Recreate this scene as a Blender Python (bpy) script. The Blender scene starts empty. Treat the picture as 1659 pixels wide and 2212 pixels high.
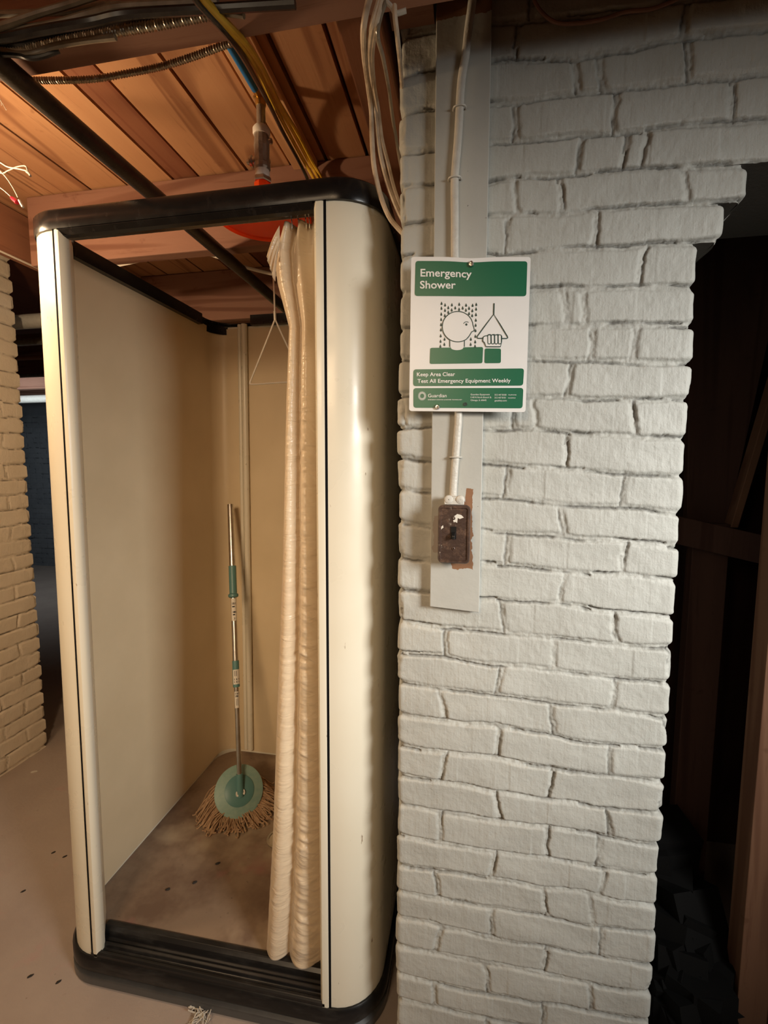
import bpy, bmesh, math, random
import numpy as np
from mathutils import Vector, Matrix
rnd = random.Random(7)
R = math.radians
C = bpy.context.scene.collection
scene = bpy.context.scene

# ---------------------------------------------------------------- camera
H = 1.48
PITCH = math.atan(.1)
PSI = math.atan(.185 * math.cos(PITCH))
cam_d = bpy.data.cameras.new('camera')
cam = bpy.data.objects.new('camera', cam_d); C.objects.link(cam)
cam.location = (0, 0, H)
cam.rotation_euler = (math.pi / 2 - PITCH, 0, PSI)
cam_d.sensor_fit = 'VERTICAL'; cam_d.sensor_height = 24.0
cam_d.lens = 24.0 * 1000.0 / 2212.0
cam_d.clip_start = .02; cam_d.clip_end = 60
scene.camera = cam
# ---------------------------------------------------------------- colour management
vs = scene.view_settings
vs.view_transform = 'Standard'; vs.look = 'None'; vs.gamma = 1; vs.exposure = 0.0
vs.use_curve_mapping = False
w = bpy.data.worlds.new('world'); scene.world = w; w.use_nodes = True
w.node_tree.nodes['Background'].inputs[0].default_value = (.55, .65, .8, 1)
w.node_tree.nodes['Background'].inputs[1].default_value = .012
# ---------------------------------------------------------------- lights
def area(name, loc, target, sx, sy, power, col, spread=180):
    d = bpy.data.lights.new(name, 'AREA'); d.shape = 'RECTANGLE'; d.size = sx; d.size_y = sy
    d.energy = power; d.color = col; d.spread = R(spread)
    o = bpy.data.objects.new(name, d); C.objects.link(o); o.location = loc
    o.rotation_euler = (Vector(target) - Vector(loc)).to_track_quat('-Z', 'Y').to_euler()
    return o
BULB = (-1.33, .875, 2.07)
BULB_STRENGTH = 700.0
area('lamp_right', (1.55, -.30, 1.80), (.16, .99, 1.12), .56, .56, 8.8, (1, .98, .93), 66)
area('ceiling_strip_light_left', (-1.12, -1.7, 2.30), (-.9, 1.4, .6), .12, 1.0, 4.5, (1, .80, .58))
area('fill_light_rear', (-.60, -1.30, 2.2), (-1.0, 1.4, .95), .7, .7, 7.0, (1, .70, .42), 62)  # fill lamp added behind the camera to brighten the stall interior
area('back_room_lamp', (-4.6, 3.6, 2.1), (-5.2, 5.6, .8), .5, .5, 13, (.85, .94, 1.0))

# ---------------------------------------------------------------- helpers
def at(px, py, Y=None, X=None, Z=None):
    """point of the place that lies on a given plane, from photo coordinates"""
    u = (px - 829.5) / 1000; v = (1106 - py) / 1000
    z = v * math.cos(PITCH) - math.sin(PITCH); f = math.cos(PITCH) + v * math.sin(PITCH)
    d = Vector((u * math.cos(PSI) - f * math.sin(PSI), f * math.cos(PSI) + u * math.sin(PSI), z))
    if Y is not None: t = Y / d.y
    elif X is not None: t = X / d.x
    else: t = (Z - H) / d.z
    return Vector((0, 0, H)) + d * t

def link_mesh(name, me, mat, parent=None, smooth=False):
    o = bpy.data.objects.new(name, me); C.objects.link(o)
    if mat is not None: me.materials.append(mat)
    if parent is not None: o.parent = parent
    if smooth: me.polygons.foreach_set('use_smooth', [True] * len(me.polygons))
    return o

class MB:
    def __init__(s): s.v = []; s.f = []; s.sm = []
    def add(s, vs_, fs, smooth=False):
        b = len(s.v); s.v += [tuple(p) for p in vs_]
        for f in fs: s.f.append(tuple(b + i for i in f)); s.sm.append(smooth)
        return s
    def box(s, x0, x1, y0, y1, z0, z1, M=None):
        p = [(x, y, z) for z in (z0, z1) for y in (y0, y1) for x in (x0, x1)]
        if M is not None: p = [M @ Vector(q) for q in p]
        return s.add(p, [(0, 2, 3, 1), (4, 5, 7, 6), (0, 1, 5, 4), (2, 6, 7, 3), (0, 4, 6, 2), (1, 3, 7, 5)])
    def tube(s, pts, r, n=12, ry=None, rf=None, cap=True, up=None):
        pts = [Vector(p) for p in pts]; N = len(pts)
        T = []
        for i in range(N):
            a = pts[max(i - 1, 0)]; b = pts[min(i + 1, N - 1)]
            T.append((b - a).normalized())
        ref = Vector(up) if up is not None else (Vector((0, 0, 1)) if abs(T[0].z) < .9 else Vector((0, 1, 0)))
        vs_ = []; nrm = ref - T[0] * ref.dot(T[0]); nrm.normalize()
        for i in range(N):
            nrm = nrm - T[i] * nrm.dot(T[i]); nrm.normalize(); bn = T[i].cross(nrm)
            rr = r if rf is None else rf(i, N)
            r2 = (ry if ry is not None else rr)
            for k in range(n):
                a = 2 * math.pi * k / n
                vs_.append(pts[i] + nrm * (math.cos(a) * rr) + bn * (math.sin(a) * r2))
        fs = [(i * n + k, i * n + (k + 1) % n, (i + 1) * n + (k + 1) % n, (i + 1) * n + k) for i in range(N - 1) for k in range(n)]
        s.add(vs_, fs, True)
        if cap:
            b = len(s.v) - N * n
            s.f.append(tuple(b + k for k in range(n))[::-1]); s.sm.append(False)
            s.f.append(tuple(b + (N - 1) * n + k for k in range(n))); s.sm.append(False)
        return s
    def lathe(s, prof, M=None, n=40, smooth=True, cap=False):
        """prof: list of (radius, height) around local z"""
        vs_ = []
        for r_, h_ in prof:
            for k in range(n):
                a = 2 * math.pi * k / n
                p = Vector((r_ * math.cos(a), r_ * math.sin(a), h_))
                vs_.append(M @ p if M is not None else p)
        P = len(prof)
        fs = [(i * n + k, i * n + (k + 1) % n, (i + 1) * n + (k + 1) % n, (i + 1) * n + k) for i in range(P - 1) for k in range(n)]
        if cap: fs += [tuple(range(n))[::-1], tuple((P - 1) * n + k for k in range(n))]
        return s.add(vs_, fs, smooth)
    def strip(s, path, z0, z1, nz=1, th=.004, warp=None, closed=False):
        """a sheet of thickness th following a plan path [(x,y)...] between two heights"""
        P = [Vector((a, b)) for a, b in path]; N = len(P); off = []
        for i in range(N):
            a = P[(i - 1) % N] if closed else P[max(i - 1, 0)]; b = P[(i + 1) % N] if closed else P[min(i + 1, N - 1)]
            t = (b - a).normalized(); off.append(P[i] + Vector((-t.y, t.x)) * th)
        vs_ = []
        for j in range(nz + 1):
            z = z0 + (z1 - z0) * j / nz
            for q in P: vs_.append((q.x, q.y, z))
            for q in off: vs_.append((q.x, q.y, z))
        W = 2 * N; fs = []
        seg = N if closed else N - 1
        for j in range(nz):
            for i in range(seg):
                k = (i + 1) % N
                fs.append((j * W + i, j * W + k, (j + 1) * W + k, (j + 1) * W + i))
                fs.append((j * W + N + k, j * W + N + i, (j + 1) * W + N + i, (j + 1) * W + N + k))
            if not closed:
                fs.append((j * W, (j + 1) * W, (j + 1) * W + N, j * W + N))
                fs.append((j * W + N - 1, j * W + 2 * N - 1, (j + 1) * W + 2 * N - 1, (j + 1) * W + N - 1))
        for i in range(seg):
            k = (i + 1) % N
            fs.append((i, N + i, N + k, k)); b = nz * W
            fs.append((b + i, b + k, b + N + k, b + N + i))
        if warp: vs_ = [warp(*p) for p in vs_]
        return s.add(vs_, fs, True)
    def poly(s, pts2, f, th=0):
        """flat polygon; f maps (a,b)->3d point; th = Vector extrusion or 0"""
        n = len(pts2); a = [Vector(f(*p)) for p in pts2]
        if not th: return s.add(a, [tuple(range(n))])
        b = [p + th for p in a]
        return s.add(a + b, [tuple(range(n))[::-1], tuple(range(n, 2 * n))] + [(i, (i + 1) % n, n + (i + 1) % n, n + i) for i in range(n)])
    def build(s, name, mat, parent=None, loc=None, autosmooth=True):
        me = bpy.data.meshes.new(name); me.from_pydata([tuple(p) for p in s.v], [], s.f); me.update()
        bm = bmesh.new(); bm.from_mesh(me); bmesh.ops.recalc_face_normals(bm, faces=bm.faces); bm.to_mesh(me); bm.free()
        me.polygons.foreach_set('use_smooth', s.sm)
        if autosmooth and any(s.sm):
            try: me.set_sharp_from_angle(angle=R(42))
            except Exception: pass
        o = link_mesh(name, me, mat, parent)
        if loc is not None:
            L = Vector(loc); me.transform(Matrix.Translation(-L)); o.location = L
        return o

def tag(o, label=None, cat=None, group=None, kind=None):
    if label: o['label'] = label
    if cat: o['category'] = cat
    if group: o['group'] = group
    if kind: o['kind'] = kind
    return o
def thing(name, loc, label, cat, group=None):
    o = bpy.data.objects.new(name, None); C.objects.link(o); o.location = loc
    o.empty_display_size = .05
    return tag(o, label, cat, group)
def adopt(root, *objs):
    """keep world-space meshes in place under a root empty"""
    L = Vector(root.location)
    for o in objs:
        o.parent = root
        o.data.transform(Matrix.Translation(-L)) if o.location.length == 0 else None
    return objs
def part(mb, name, mat, root, sub=None, label=None):
    """mesh given in world space, parented to root (or to sub, a part of root)"""
    o = mb.build(name, mat)
    L = Vector(root.location); o.data.transform(Matrix.Translation(-L))
    o.parent = sub if sub is not None else root
    if label: o['label'] = label
    return o
def bevel(o, wdt=.003, seg=2, ang=40):
    m = o.modifiers.new('bevel', 'BEVEL'); m.width = wdt; m.segments = seg; m.limit_method = 'ANGLE'; m.angle_limit = R(ang)
    return o
def spline(pts, n=8):
    """Catmull-Rom through points"""
    P = [Vector(p) for p in pts]; out = []
    for i in range(len(P) - 1):
        p0 = P[max(i - 1, 0)]; p1 = P[i]; p2 = P[i + 1]; p3 = P[min(i + 2, len(P) - 1)]
        for k in range(n):
            t = k / n
            out.append(.5 * ((2 * p1) + (p2 - p0) * t + (2 * p0 - 5 * p1 + 4 * p2 - p3) * t * t + (3 * p1 - p0 - 3 * p2 + p3) * t ** 3))
    out.append(P[-1]); return out

# ---------------------------------------------------------------- materials
def lin(r, g, b):
    f = lambda c: (c / 255 / 12.92) if c / 255 <= .04045 else ((c / 255 + .055) / 1.055) ** 2.4
    return (f(r), f(g), f(b), 1)
class Mat:
    def __init__(s, name, base, rough=.6, metal=0, spec=.5):
        s.m = bpy.data.materials.new(name); s.m.use_nodes = True; s.t = s.m.node_tree
        s.b = s.t.nodes['Principled BSDF']
        s.col = None
        s.b.inputs['Base Color'].default_value = base; s.base = base
        s.b.inputs['Roughness'].default_value = rough; s.b.inputs['Metallic'].default_value = metal
        s.b.inputs['Specular IOR Level'].default_value = spec
        s.nrm = None
        s.tc = s.t.nodes.new('ShaderNodeTexCoord')
    def n(s, ty, **k):
        nd = s.t.nodes.new(ty)
        for a, b in k.items(): setattr(nd, a, b)
        return nd
    def l(s, a, b): s.t.links.new(a, b)
    def coords(s, scale=(1, 1, 1), rot=(0, 0, 0), loc=(0, 0, 0)):
        mp = s.n('ShaderNodeMapping'); mp.inputs['Scale'].default_value = scale; mp.inputs['Rotation'].default_value = rot
        mp.inputs['Location'].default_value = loc
        s.l(s.tc.outputs['Object'], mp.inputs[0]); return mp.outputs[0]
    def noise(s, scale, detail=4, rough=.55, sc=(1, 1, 1), dist=0, loc=(0, 0, 0)):
        nd = s.n('ShaderNodeTexNoise'); nd.inputs['Scale'].default_value = scale; nd.inputs['Detail'].default_value = detail
        nd.inputs['Roughness'].default_value = rough; nd.inputs['Distortion'].default_value = dist
        s.l(s.coords(sc, loc=loc), nd.inputs['Vector']); return nd.outputs['Fac']
    def ramp(s, fac, lo, hi, a=0, b=1):
        nd = s.n('ShaderNodeMapRange'); nd.clamp = True
        nd.inputs['From Min'].default_value = lo; nd.inputs['From Max'].default_value = hi
        nd.inputs['To Min'].default_value = a; nd.inputs['To Max'].default_value = b
        s.l(fac, nd.inputs['Value']); return nd.outputs[0]
    def math(s, op, a, b):
        nd = s.n('ShaderNodeMath', operation=op)
        for i, x in enumerate((a, b)):
            if isinstance(x, (int, float)): nd.inputs[i].default_value = x
            else: s.l(x, nd.inputs[i])
        return nd.outputs[0]
    def mix(s, fac, col):
        """lay another colour over what there is"""
        nd = s.n('ShaderNodeMix', data_type='RGBA')
        if isinstance(fac, (int, float)): nd.inputs[0].default_value = fac
        else: s.l(fac, nd.inputs[0])
        if s.col is None: nd.inputs[6].default_value = s.base
        else: s.l(s.col, nd.inputs[6])
        if isinstance(col, tuple): nd.inputs[7].default_value = col
        else: s.l(col, nd.inputs[7])
        s.col = nd.outputs[2]; s.l(s.col, s.b.inputs['Base Color']); return s
    def rough(s, fac): s.l(fac, s.b.inputs['Roughness']); return s
    def bump(s, fac, dist, strength=1):
        nd = s.n('ShaderNodeBump'); nd.inputs['Distance'].default_value = dist; nd.inputs['Strength'].default_value = strength
        s.l(fac, nd.inputs['Height'])
        if s.nrm is not None: s.l(s.nrm, nd.inputs['Normal'])
        s.nrm = nd.outputs[0]; s.l(s.nrm, s.b.inputs['Normal']); return s
    def attr(s, name):
        nd = s.n('ShaderNodeAttribute'); nd.attribute_name = name; return nd.outputs['Fac']
def simple(name, base, rough=.6, metal=0, spec=.5, var=None, vs_=30, bump=0, bs=200, **k):
    m = Mat(name, base, rough, metal, spec)
    if var is not None: m.mix(m.ramp(m.noise(vs_), .35, .7), var)
    if bump: m.bump(m.noise(bs), bump)
    return m.m

# painted brick
def brick_mat(name, base, var, grime):
    m = Mat(name, base, .55, 0, .35)
    m.mix(m.ramp(m.noise(6, 5), .35, .72), var)
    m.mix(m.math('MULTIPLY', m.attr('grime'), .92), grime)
    m.mix(m.ramp(m.noise(260, 2, loc=(3, 3, 3)), .72, .8, 0, .45), grime)
    m.bump(m.noise(110, 5, .65), .0020, .7)
    m.bump(m.noise(60, 3, .5, sc=(3.5, 3.5, .3)), .0010, .6)
    return m.m
M_BRICK_GREY = brick_mat('painted_brick_grey', (.47, .475, .44, 1), (.42, .42, .385, 1), (.10, .095, .085, 1))
M_BRICK_CREAM = brick_mat('painted_brick_cream', (.82, .73, .60, 1), (.76, .67, .54, 1), (.12, .09, .06, 1))
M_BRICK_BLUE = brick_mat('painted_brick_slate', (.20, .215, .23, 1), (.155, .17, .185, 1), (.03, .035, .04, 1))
def wood(name, a, b, dark, axis='Y', rough=.7, grain=1.0, use_tone=False):
    m = Mat(name, a, rough, 0, .3)
    sc = {'X': (.06, 1, 1), 'Y': (1, .06, 1), 'Z': (1, 1, .06)}[axis]
    warp = m.noise(5, 3, .5, sc=sc, dist=.6)
    wv = m.n('ShaderNodeMath', operation='MULTIPLY'); m.l(warp, wv.inputs[0]); wv.inputs[1].default_value = 34 * grain
    sn = m.n('ShaderNodeMath', operation='SINE'); m.l(wv.outputs[0], sn.inputs[0])
    m.mix(m.ramp(m.noise(9, 4, .6, sc=sc), .3, .7), b)
    m.mix(m.ramp(sn.outputs[0], .45, 1, 0, .62), dark)
    m.mix(m.ramp(m.noise(60, 4, .7, sc=sc), .58, .75, 0, .6), dark)
    m.mix(m.ramp(m.noise(14, 3, .6, loc=(2, 5, 1)), .66, .74, 0, .5), dark)
    if use_tone:
        m.mix(m.attr('tone'), (.16, .045, .022, 1))
    m.bump(m.noise(120, 3, .6, sc=sc), .001, .5)
    return m.m
M_PLANK = wood('ceiling_plank_wood', (.52, .28, .14, 1), (.44, .22, .105, 1), (.19, .07, .03, 1), 'Y', use_tone=True)
M_JOIST = wood('joist_wood', (.30, .155, .105, 1), (.24, .12, .08, 1), (.12, .04, .02, 1), 'X')
M_JOISTY = wood('beam_wood', (.30, .13, .07, 1), (.24, .10, .055, 1), (.10, .035, .02, 1), 'Y')
M_BATTEN = wood('batten_wood', (.82, .50, .26, 1), (.76, .44, .22, 1), (.42, .2, .09, 1), 'Y')
M_FRAMEW = wood('frame_wood', (.20, .10, .055, 1), (.16, .08, .045, 1), (.10, .04, .02, 1), 'Z')
m = Mat('concrete_floor_paint', (.40, .33, .28, 1), .75, 0, .25)
m.mix(m.ramp(m.noise(3, 5, .6), .35, .7), (.34, .275, .235, 1))
m.mix(m.ramp(m.noise(9, 4, .6, loc=(4, 1, 0)), .62, .74, 0, .5), (.42, .27, .24, 1))
m.mix(m.ramp(m.noise(35, 3, .6, loc=(7, 1, 0)), .70, .76, 0, .6), (.14, .10, .08, 1))
m.bump(m.noise(60, 6, .7), .002, .6)
M_FLOOR = m.m
# stall
m = Mat('cream_enamel', (.74, .70, .58, 1), .32, 0, .5)
m.mix(m.ramp(m.noise(4, 4), .4, .75, 0, .5), (.70, .645, .51, 1))
m.mix(m.ramp(m.noise(55, 3, .6, sc=(1, 1, .35), loc=(2, 2, 2)), .715, .75, 0, .8), (.20, .12, .06, 1))
m.bump(m.noise(14, 2), .0010, .25)
m.rough(m.ramp(m.noise(12, 3), .3, .7, .24, .42))
M_ENAMEL = m.m
M_WARMTINT = simple('warm_light_tan', (.70, .575, .385, 1), .42, var=(.64, .52, .34, 1), vs_=4)  # warm light inside the stall, painted in as a tan colour
m = Mat('black_enamel', (.009, .008, .008, 1), .2, 0, .35)
m.mix(m.ramp(m.noise(40, 5, .7, sc=(1, 1, .3)), .58, .8, 0, .16), (.14, .12, .11, 1))
m.rough(m.ramp(m.noise(20, 4), .3, .7, .15, .3))
M_BLACK = m.m
m = Mat('black_base_dusty', (.009, .0085, .0085, 1), .3, 0, .35)
m.mix(m.ramp(m.noise(26, 5, .7, sc=(.25, 1, 1)), .5, .78, 0, .22), (.13, .125, .115, 1))
sp_ = m.n('ShaderNodeSeparateXYZ'); m.l(m.tc.outputs['Object'], sp_.inputs[0])
low = m.ramp(m.math('ADD', sp_.outputs['Z'], m.math('MULTIPLY', m.noise(14, 3), .016)), .052, .030, 0, .75)
m.mix(low, (.10, .10, .098, 1))
M_BASE = m.m
m = Mat('stone_pan', (.25, .18, .125, 1), .6, 0, .4)
m.mix(m.ramp(m.noise(5, 5, .6), .42, .62), (.155, .10, .068, 1))
m.mix(m.ramp(m.noise(3.5, 4, .6, loc=(2, 9, 0)), .55, .68, 0, .7), (.42, .335, .23, 1))
m.mix(m.ramp(m.noise(6, 3, .6, loc=(5, 3, 0)), .60, .72, 0, .6), (.27, .12, .10, 1))
m.mix(m.ramp(m.noise(60, 3, .6, loc=(1, 3, 0)), .70, .78, 0, .7), (.08, .05, .035, 1))
M_PAN = m.m
M_RUBBER = simple('black_gasket', (.006, .006, .007, 1), .9, spec=.1)
# curtain
m = Mat('satin_curtain', (.86, .75, .56, 1), .30, 0, .5)
m.b.inputs['Sheen Weight'].default_value = .3
m.b.inputs['Subsurface Weight'].default_value = 0
m.mix(m.ramp(m.noise(7, 4, .5, sc=(1, 1, .25)), .4, .7), (.80, .67, .48, 1))
m.bump(m.noise(9, 3, .5, sc=(.7, .7, 3.2), dist=.7), .010, .55)
m.bump(m.noise(26, 3, .5, sc=(.6, .6, 2.6), dist=1.0), .0032, .6)
tr = m.n('ShaderNodeBsdfTranslucent'); tr.inputs[0].default_value = (.85, .62, .38, 1)
mx = m.n('ShaderNodeMixShader'); mx.inputs[0].default_value = .28
m.l(m.b.outputs[0], mx.inputs[1]); m.l(tr.outputs[0], mx.inputs[2])
m.l(mx.outputs[0], m.t.nodes['Material Output'].inputs['Surface'])
M_CURTAIN = m.m
m = Mat('orange_plastic', (.95, .10, .01, 1), .26, 0, .5)
tr = m.n('ShaderNodeBsdfTranslucent'); tr.inputs[0].default_value = (1, .16, .02, 1)
mx = m.n('ShaderNodeMixShader'); mx.inputs[0].default_value = .45
m.l(m.b.outputs[0], mx.inputs[1]); m.l(tr.outputs[0], mx.inputs[2]); m.l(mx.outputs[0], m.t.nodes['Material Output'].inputs['Surface'])
M_ORANGE = m.m
M_STEEL = simple('brushed_steel', (.62, .60, .57, 1), .3, 1, var=(.5, .47, .43, 1))
M_WIRE = simple('pale_steel_wire', (.72, .68, .60, 1), .35, .3)
M_CHROME = simple('chrome', (.8, .78, .74, 1), .15, 1)
M_GALV = simple('aged_galvanised', (.42, .37, .30, 1), .4, .55, var=(.28, .23, .18, 1), vs_=40, bump=.001)
M_BRASS = simple('brass', (.62, .40, .12, 1), .3, 1)
M_TAPE = simple('thread_tape', (.80, .76, .68, 1), .6)
M_BLUE = simple('blue_pipe', (.01, .16, .42, 1), .38)
M_YELLOW = simple('yellow_cable', (.72, .46, .045, 1), .42, var=(.60, .36, .03, 1))
M_BLKCABLE = simple('black_cable', (.014, .012, .012, 1), .26, var=(.03, .027, .024, 1))
M_GRYCABLE = simple('grey_cable_highlit', (.30, .25, .18, 1), .34, var=(.16, .13, .09, 1), spec=.8)  # golden highlights of the bundle painted in as a paler colour
M_ARMOR = simple('armoured_cable', (.50, .42, .31, 1), .32, .7, var=(.34, .27, .2, 1))
M_BEIGE = simple('beige_cable', (.66, .54, .40, 1), .5, var=(.40, .30, .21, 1))
M_WHITECABLE = simple('white_cable', (.66, .58, .48, 1), .5)
M_IRON = simple('black_iron_pipe', (.060, .045, .036, 1), .38, .6, var=(.035, .028, .024, 1), bump=.0006)
M_PAINT = simple('grey_wall_paint', (.46, .46, .425, 1), .5, var=(.42, .42, .385, 1), vs_=9, bump=.0006, bs=60)
M_PAINTLINE = simple('painted_cable', (.60, .585, .53, 1), .38, var=(.52, .50, .45, 1), vs_=40, bump=.001)
M_TEAL = simple('teal_plastic', (.095, .225, .215, 1), .42)
M_TEALPALE = simple('teal_plastic_pale', (.21, .345, .30, 1), .5, var=(.27, .39, .33, 1), vs_=60)
M_YARN = simple('mop_yarn', (.44, .29, .17, 1), .95, var=(.30, .18, .10, 1), vs_=50)
M_LABEL = simple('paper_label', (.70, .66, .58, 1), .6)
M_INK = simple('label_ink', (.03, .03, .03, 1), .6)
M_SIGN = simple('sign_white', (.80, .80, .79, 1), .35, var=(.74, .74, .73, 1), vs_=5)
M_GREEN = simple('sign_green', (.006, .125, .062, 1), .35)
M_DKGREEN = simple('sign_dark_green', (.008, .045, .04, 1), .4)
M_SIGNTXT = simple('sign_lettering', (.83, .84, .82, 1), .4)
m = Mat('rusty_brown_metal', (.070, .042, .032, 1), .38, .3, .5)
m.mix(m.ramp(m.noise(60, 5, .7), .5, .68, 0, .7), (.20, .12, .08, 1))
m.mix(m.ramp(m.noise(38, 4, .7, loc=(1, 5, 3)), .64, .70, 0, .8), (.42, .36, .29, 1))
m.bump(m.noise(150, 4), .0008)
M_RUST = m.m
M_TOGGLE = simple('black_toggle', (.008, .008, .008, 1), .35)
M_CREAMWALL = simple('cream_plaster', (.50, .42, .25, 1), .8, var=(.40, .32, .18, 1), vs_=6)
M_BULB = Mat('lamp_bulb_glow', (1, 1, 1, 1)); 
M_BULB.b.inputs['Emission Color'].default_value = (1, .71, .43, 1); M_BULB.b.inputs['Emission Strength'].default_value = BULB_STRENGTH
M_BULB = M_BULB.m
M_PORC = simple('porcelain', (.6, .58, .52, 1), .3)
M_RED = simple('red_plastic', (.55, .01, .03, 1), .35)
M_DARK = simple('dark_debris', (.02, .016, .013, 1), .8)
M_COAL = simple('black_rubbish', (.0035, .0035, .0035, 1), .8, spec=.2)
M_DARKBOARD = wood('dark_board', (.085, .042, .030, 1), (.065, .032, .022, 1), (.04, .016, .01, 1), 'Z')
M_LINT = simple('pale_lint', (.55, .50, .42, 1), .9)

# ---- joints of the brick pier, (x, z) in metres, top to bottom; then head joints per course
JOINTS = [[(.026, 2.317), (.108, 2.308), (.256, 2.298), (.366, 2.298), (.472, 2.295)],
 [(-.109, 2.249), (.028, 2.247), (.061, 2.246), (.174, 2.234), (.221, 2.235), (.281, 2.237), (.359, 2.238), (.476, 2.232)],
 [(-.109, 2.18), (.029, 2.174), (.104, 2.17), (.184, 2.171), (.262, 2.17), (.374, 2.168), (.502, 2.161)],
 [(-.108, 2.106), (.031, 2.106), (.106, 2.099), (.187, 2.097), (.266, 2.094), (.341, 2.094), (.415, 2.092), (.507, 2.086)],
 [(-.137, 2.042), (-.079, 2.039), (.028, 2.032), (.083, 2.034), (.19, 2.031), (.288, 2.026), (.375, 2.023), (.477, 2.016)],
 [(-.137, 1.968), (-.078, 1.969), (.03, 1.972), (.085, 1.967), (.16, 1.962), (.232, 1.963), (.311, 1.962), (.386, 1.956), (.445, 1.955)],
 [(-.136, 1.907), (-.077, 1.909), (.04, 1.902), (.096, 1.897), (.146, 1.898), (.227, 1.895), (.275, 1.893), (.405, 1.89)],
 [(-.136, 1.834), (.112, 1.825), (.165, 1.824), (.227, 1.819), (.298, 1.819), (.406, 1.812)],
 [(-.136, 1.765), (.115, 1.755), (.176, 1.751), (.242, 1.75), (.403, 1.742)],
 [(-.137, 1.703), (.11, 1.691), (.187, 1.685), (.269, 1.682), (.402, 1.672)],
 [(-.14, 1.628), (.113, 1.619), (.186, 1.617), (.206, 1.614), (.305, 1.607), (.406, 1.605)],
 [(-.14, 1.561), (-.083, 1.562), (.027, 1.556), (.113, 1.553), (.192, 1.546), (.309, 1.537), (.404, 1.532)],
 [(-.144, 1.498), (-.082, 1.491), (.029, 1.485), (.115, 1.479), (.195, 1.472), (.306, 1.465), (.405, 1.46)],
 [(-.143, 1.427), (-.084, 1.422), (.03, 1.414), (.11, 1.411), (.189, 1.401), (.307, 1.397), (.405, 1.39)],
 [(-.143, 1.357), (-.083, 1.35), (.028, 1.342), (.103, 1.34), (.174, 1.336), (.277, 1.33), (.405, 1.321)],
 [(-.145, 1.28), (-.083, 1.277), (.029, 1.273), (.105, 1.27), (.194, 1.262), (.314, 1.262), (.409, 1.253)],
 [(-.147, 1.208), (-.082, 1.205), (.029, 1.197), (.121, 1.196), (.178, 1.197), (.214, 1.191), (.3, 1.185), (.404, 1.178)],
 [(-.145, 1.137), (-.081, 1.131), (-.004, 1.128), (.072, 1.125), (.163, 1.121), (.252, 1.118), (.321, 1.115), (.404, 1.113)],
 [(-.147, 1.064), (-.051, 1.063), (.034, 1.053), (.167, 1.054), (.21, 1.048), (.301, 1.044), (.403, 1.041)],
 [(-.151, .997), (-.07, .989), (.008, .988), (.08, .986), (.177, .979), (.298, .977), (.404, .969)],
 [(-.15, .92), (-.069, .916), (.009, .914), (.075, .917), (.172, .909), (.234, .899), (.305, .898), (.404, .899)],
 [(-.15, .847), (-.089, .84), (.011, .841), (.076, .84), (.145, .834), (.218, .831), (.29, .83), (.405, .827)],
 [(-.152, .773), (-.068, .769), (.012, .766), (.071, .764), (.166, .76), (.221, .759), (.311, .756), (.407, .757)],
 [(-.154, .7), (-.055, .694), (.033, .694), (.111, .693), (.162, .692), (.269, .694), (.358, .685), (.403, .686)],
 [(-.156, .624), (-.077, .62), (.004, .616), (.072, .616), (.179, .618), (.29, .618), (.344, .616), (.404, .614)],
 [(-.156, .547), (-.056, .55), (.065, .551), (.162, .548), (.256, .552), (.33, .544), (.404, .544)],
 [(-.156, .478), (-.055, .478), (.067, .48), (.165, .481), (.259, .473), (.333, .477), (.401, .479)],
 [(-.16, .409), (-.075, .414), (-.033, .406), (.069, .404), (.148, .402), (.205, .405), (.262, .403), (.336, .406), (.401, .405)],
 [(-.16, .341), (-.053, .337), (.05, .336), (.15, .337), (.208, .334), (.284, .333), (.339, .334), (.401, .335)],
 [(-.162, .264), (-.073, .26), (.031, .257), (.172, .26), (.21, .264), (.287, .266), (.361, .268), (.404, .268)],
 [(-.16, .192), (-.052, .195), (.073, .194), (.173, .198)]]
HEADS = [[.074, .36], [.183, .226, .372], [.076, .253, .445], [.194, .271, .305], [.08, .163, .38], [.065, .228], [.045, .312], [.177, .212], [.307, .231], [.19], [.084, .127, .313], [.192], [.077, .302], [.19], [.082, .307], [.193], [.076, .298], [-.044, .182], [.072, .303], [-.05, .185], [.072, .303], [-.046, .185], [.075, .305], [-.051, .182, .29], [.068, .299], [-.055, .181, .28], [.07, .302], [-.052, .187], [.061, .287], [-.06, .188]]
SIGN_H = [0.00017229146338526254, 3.155833735253382e-06, -0.14579088747101263, 4.9671206402396306e-05, -0.00020116617479122578, 1.9101726448566099, 3.3561625947544725e-05, -1.8141419431016463e-05]
# ================================================================ BRICKWORK
def vnoise(seed):
    g = np.random.RandomState(seed).rand(256, 256)
    def f(x, y):
        xi = np.floor(x).astype(int); yi = np.floor(y).astype(int); fx = x - xi; fy = y - yi
        fx = fx * fx * (3 - 2 * fx); fy = fy * fy * (3 - 2 * fy)
        a = g[xi % 256, yi % 256]; b = g[(xi + 1) % 256, yi % 256]; c = g[xi % 256, (yi + 1) % 256]; d = g[(xi + 1) % 256, (yi + 1) % 256]
        return (a * (1 - fx) + b * fx) * (1 - fy) + (c * (1 - fx) + d * fx) * fy
    return f
def fbm(f, x, y, o=3):
    s = 0; a = 1; t = 0
    for i in range(o): s = s + a * (f(x * 2 ** i + 17 * i, y * 2 ** i + 31 * i) - .5); t += a; a *= .5
    return s / t * 2
N1, N2, N3, N4, N5 = (vnoise(i) for i in (1, 2, 3, 4, 5))

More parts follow.
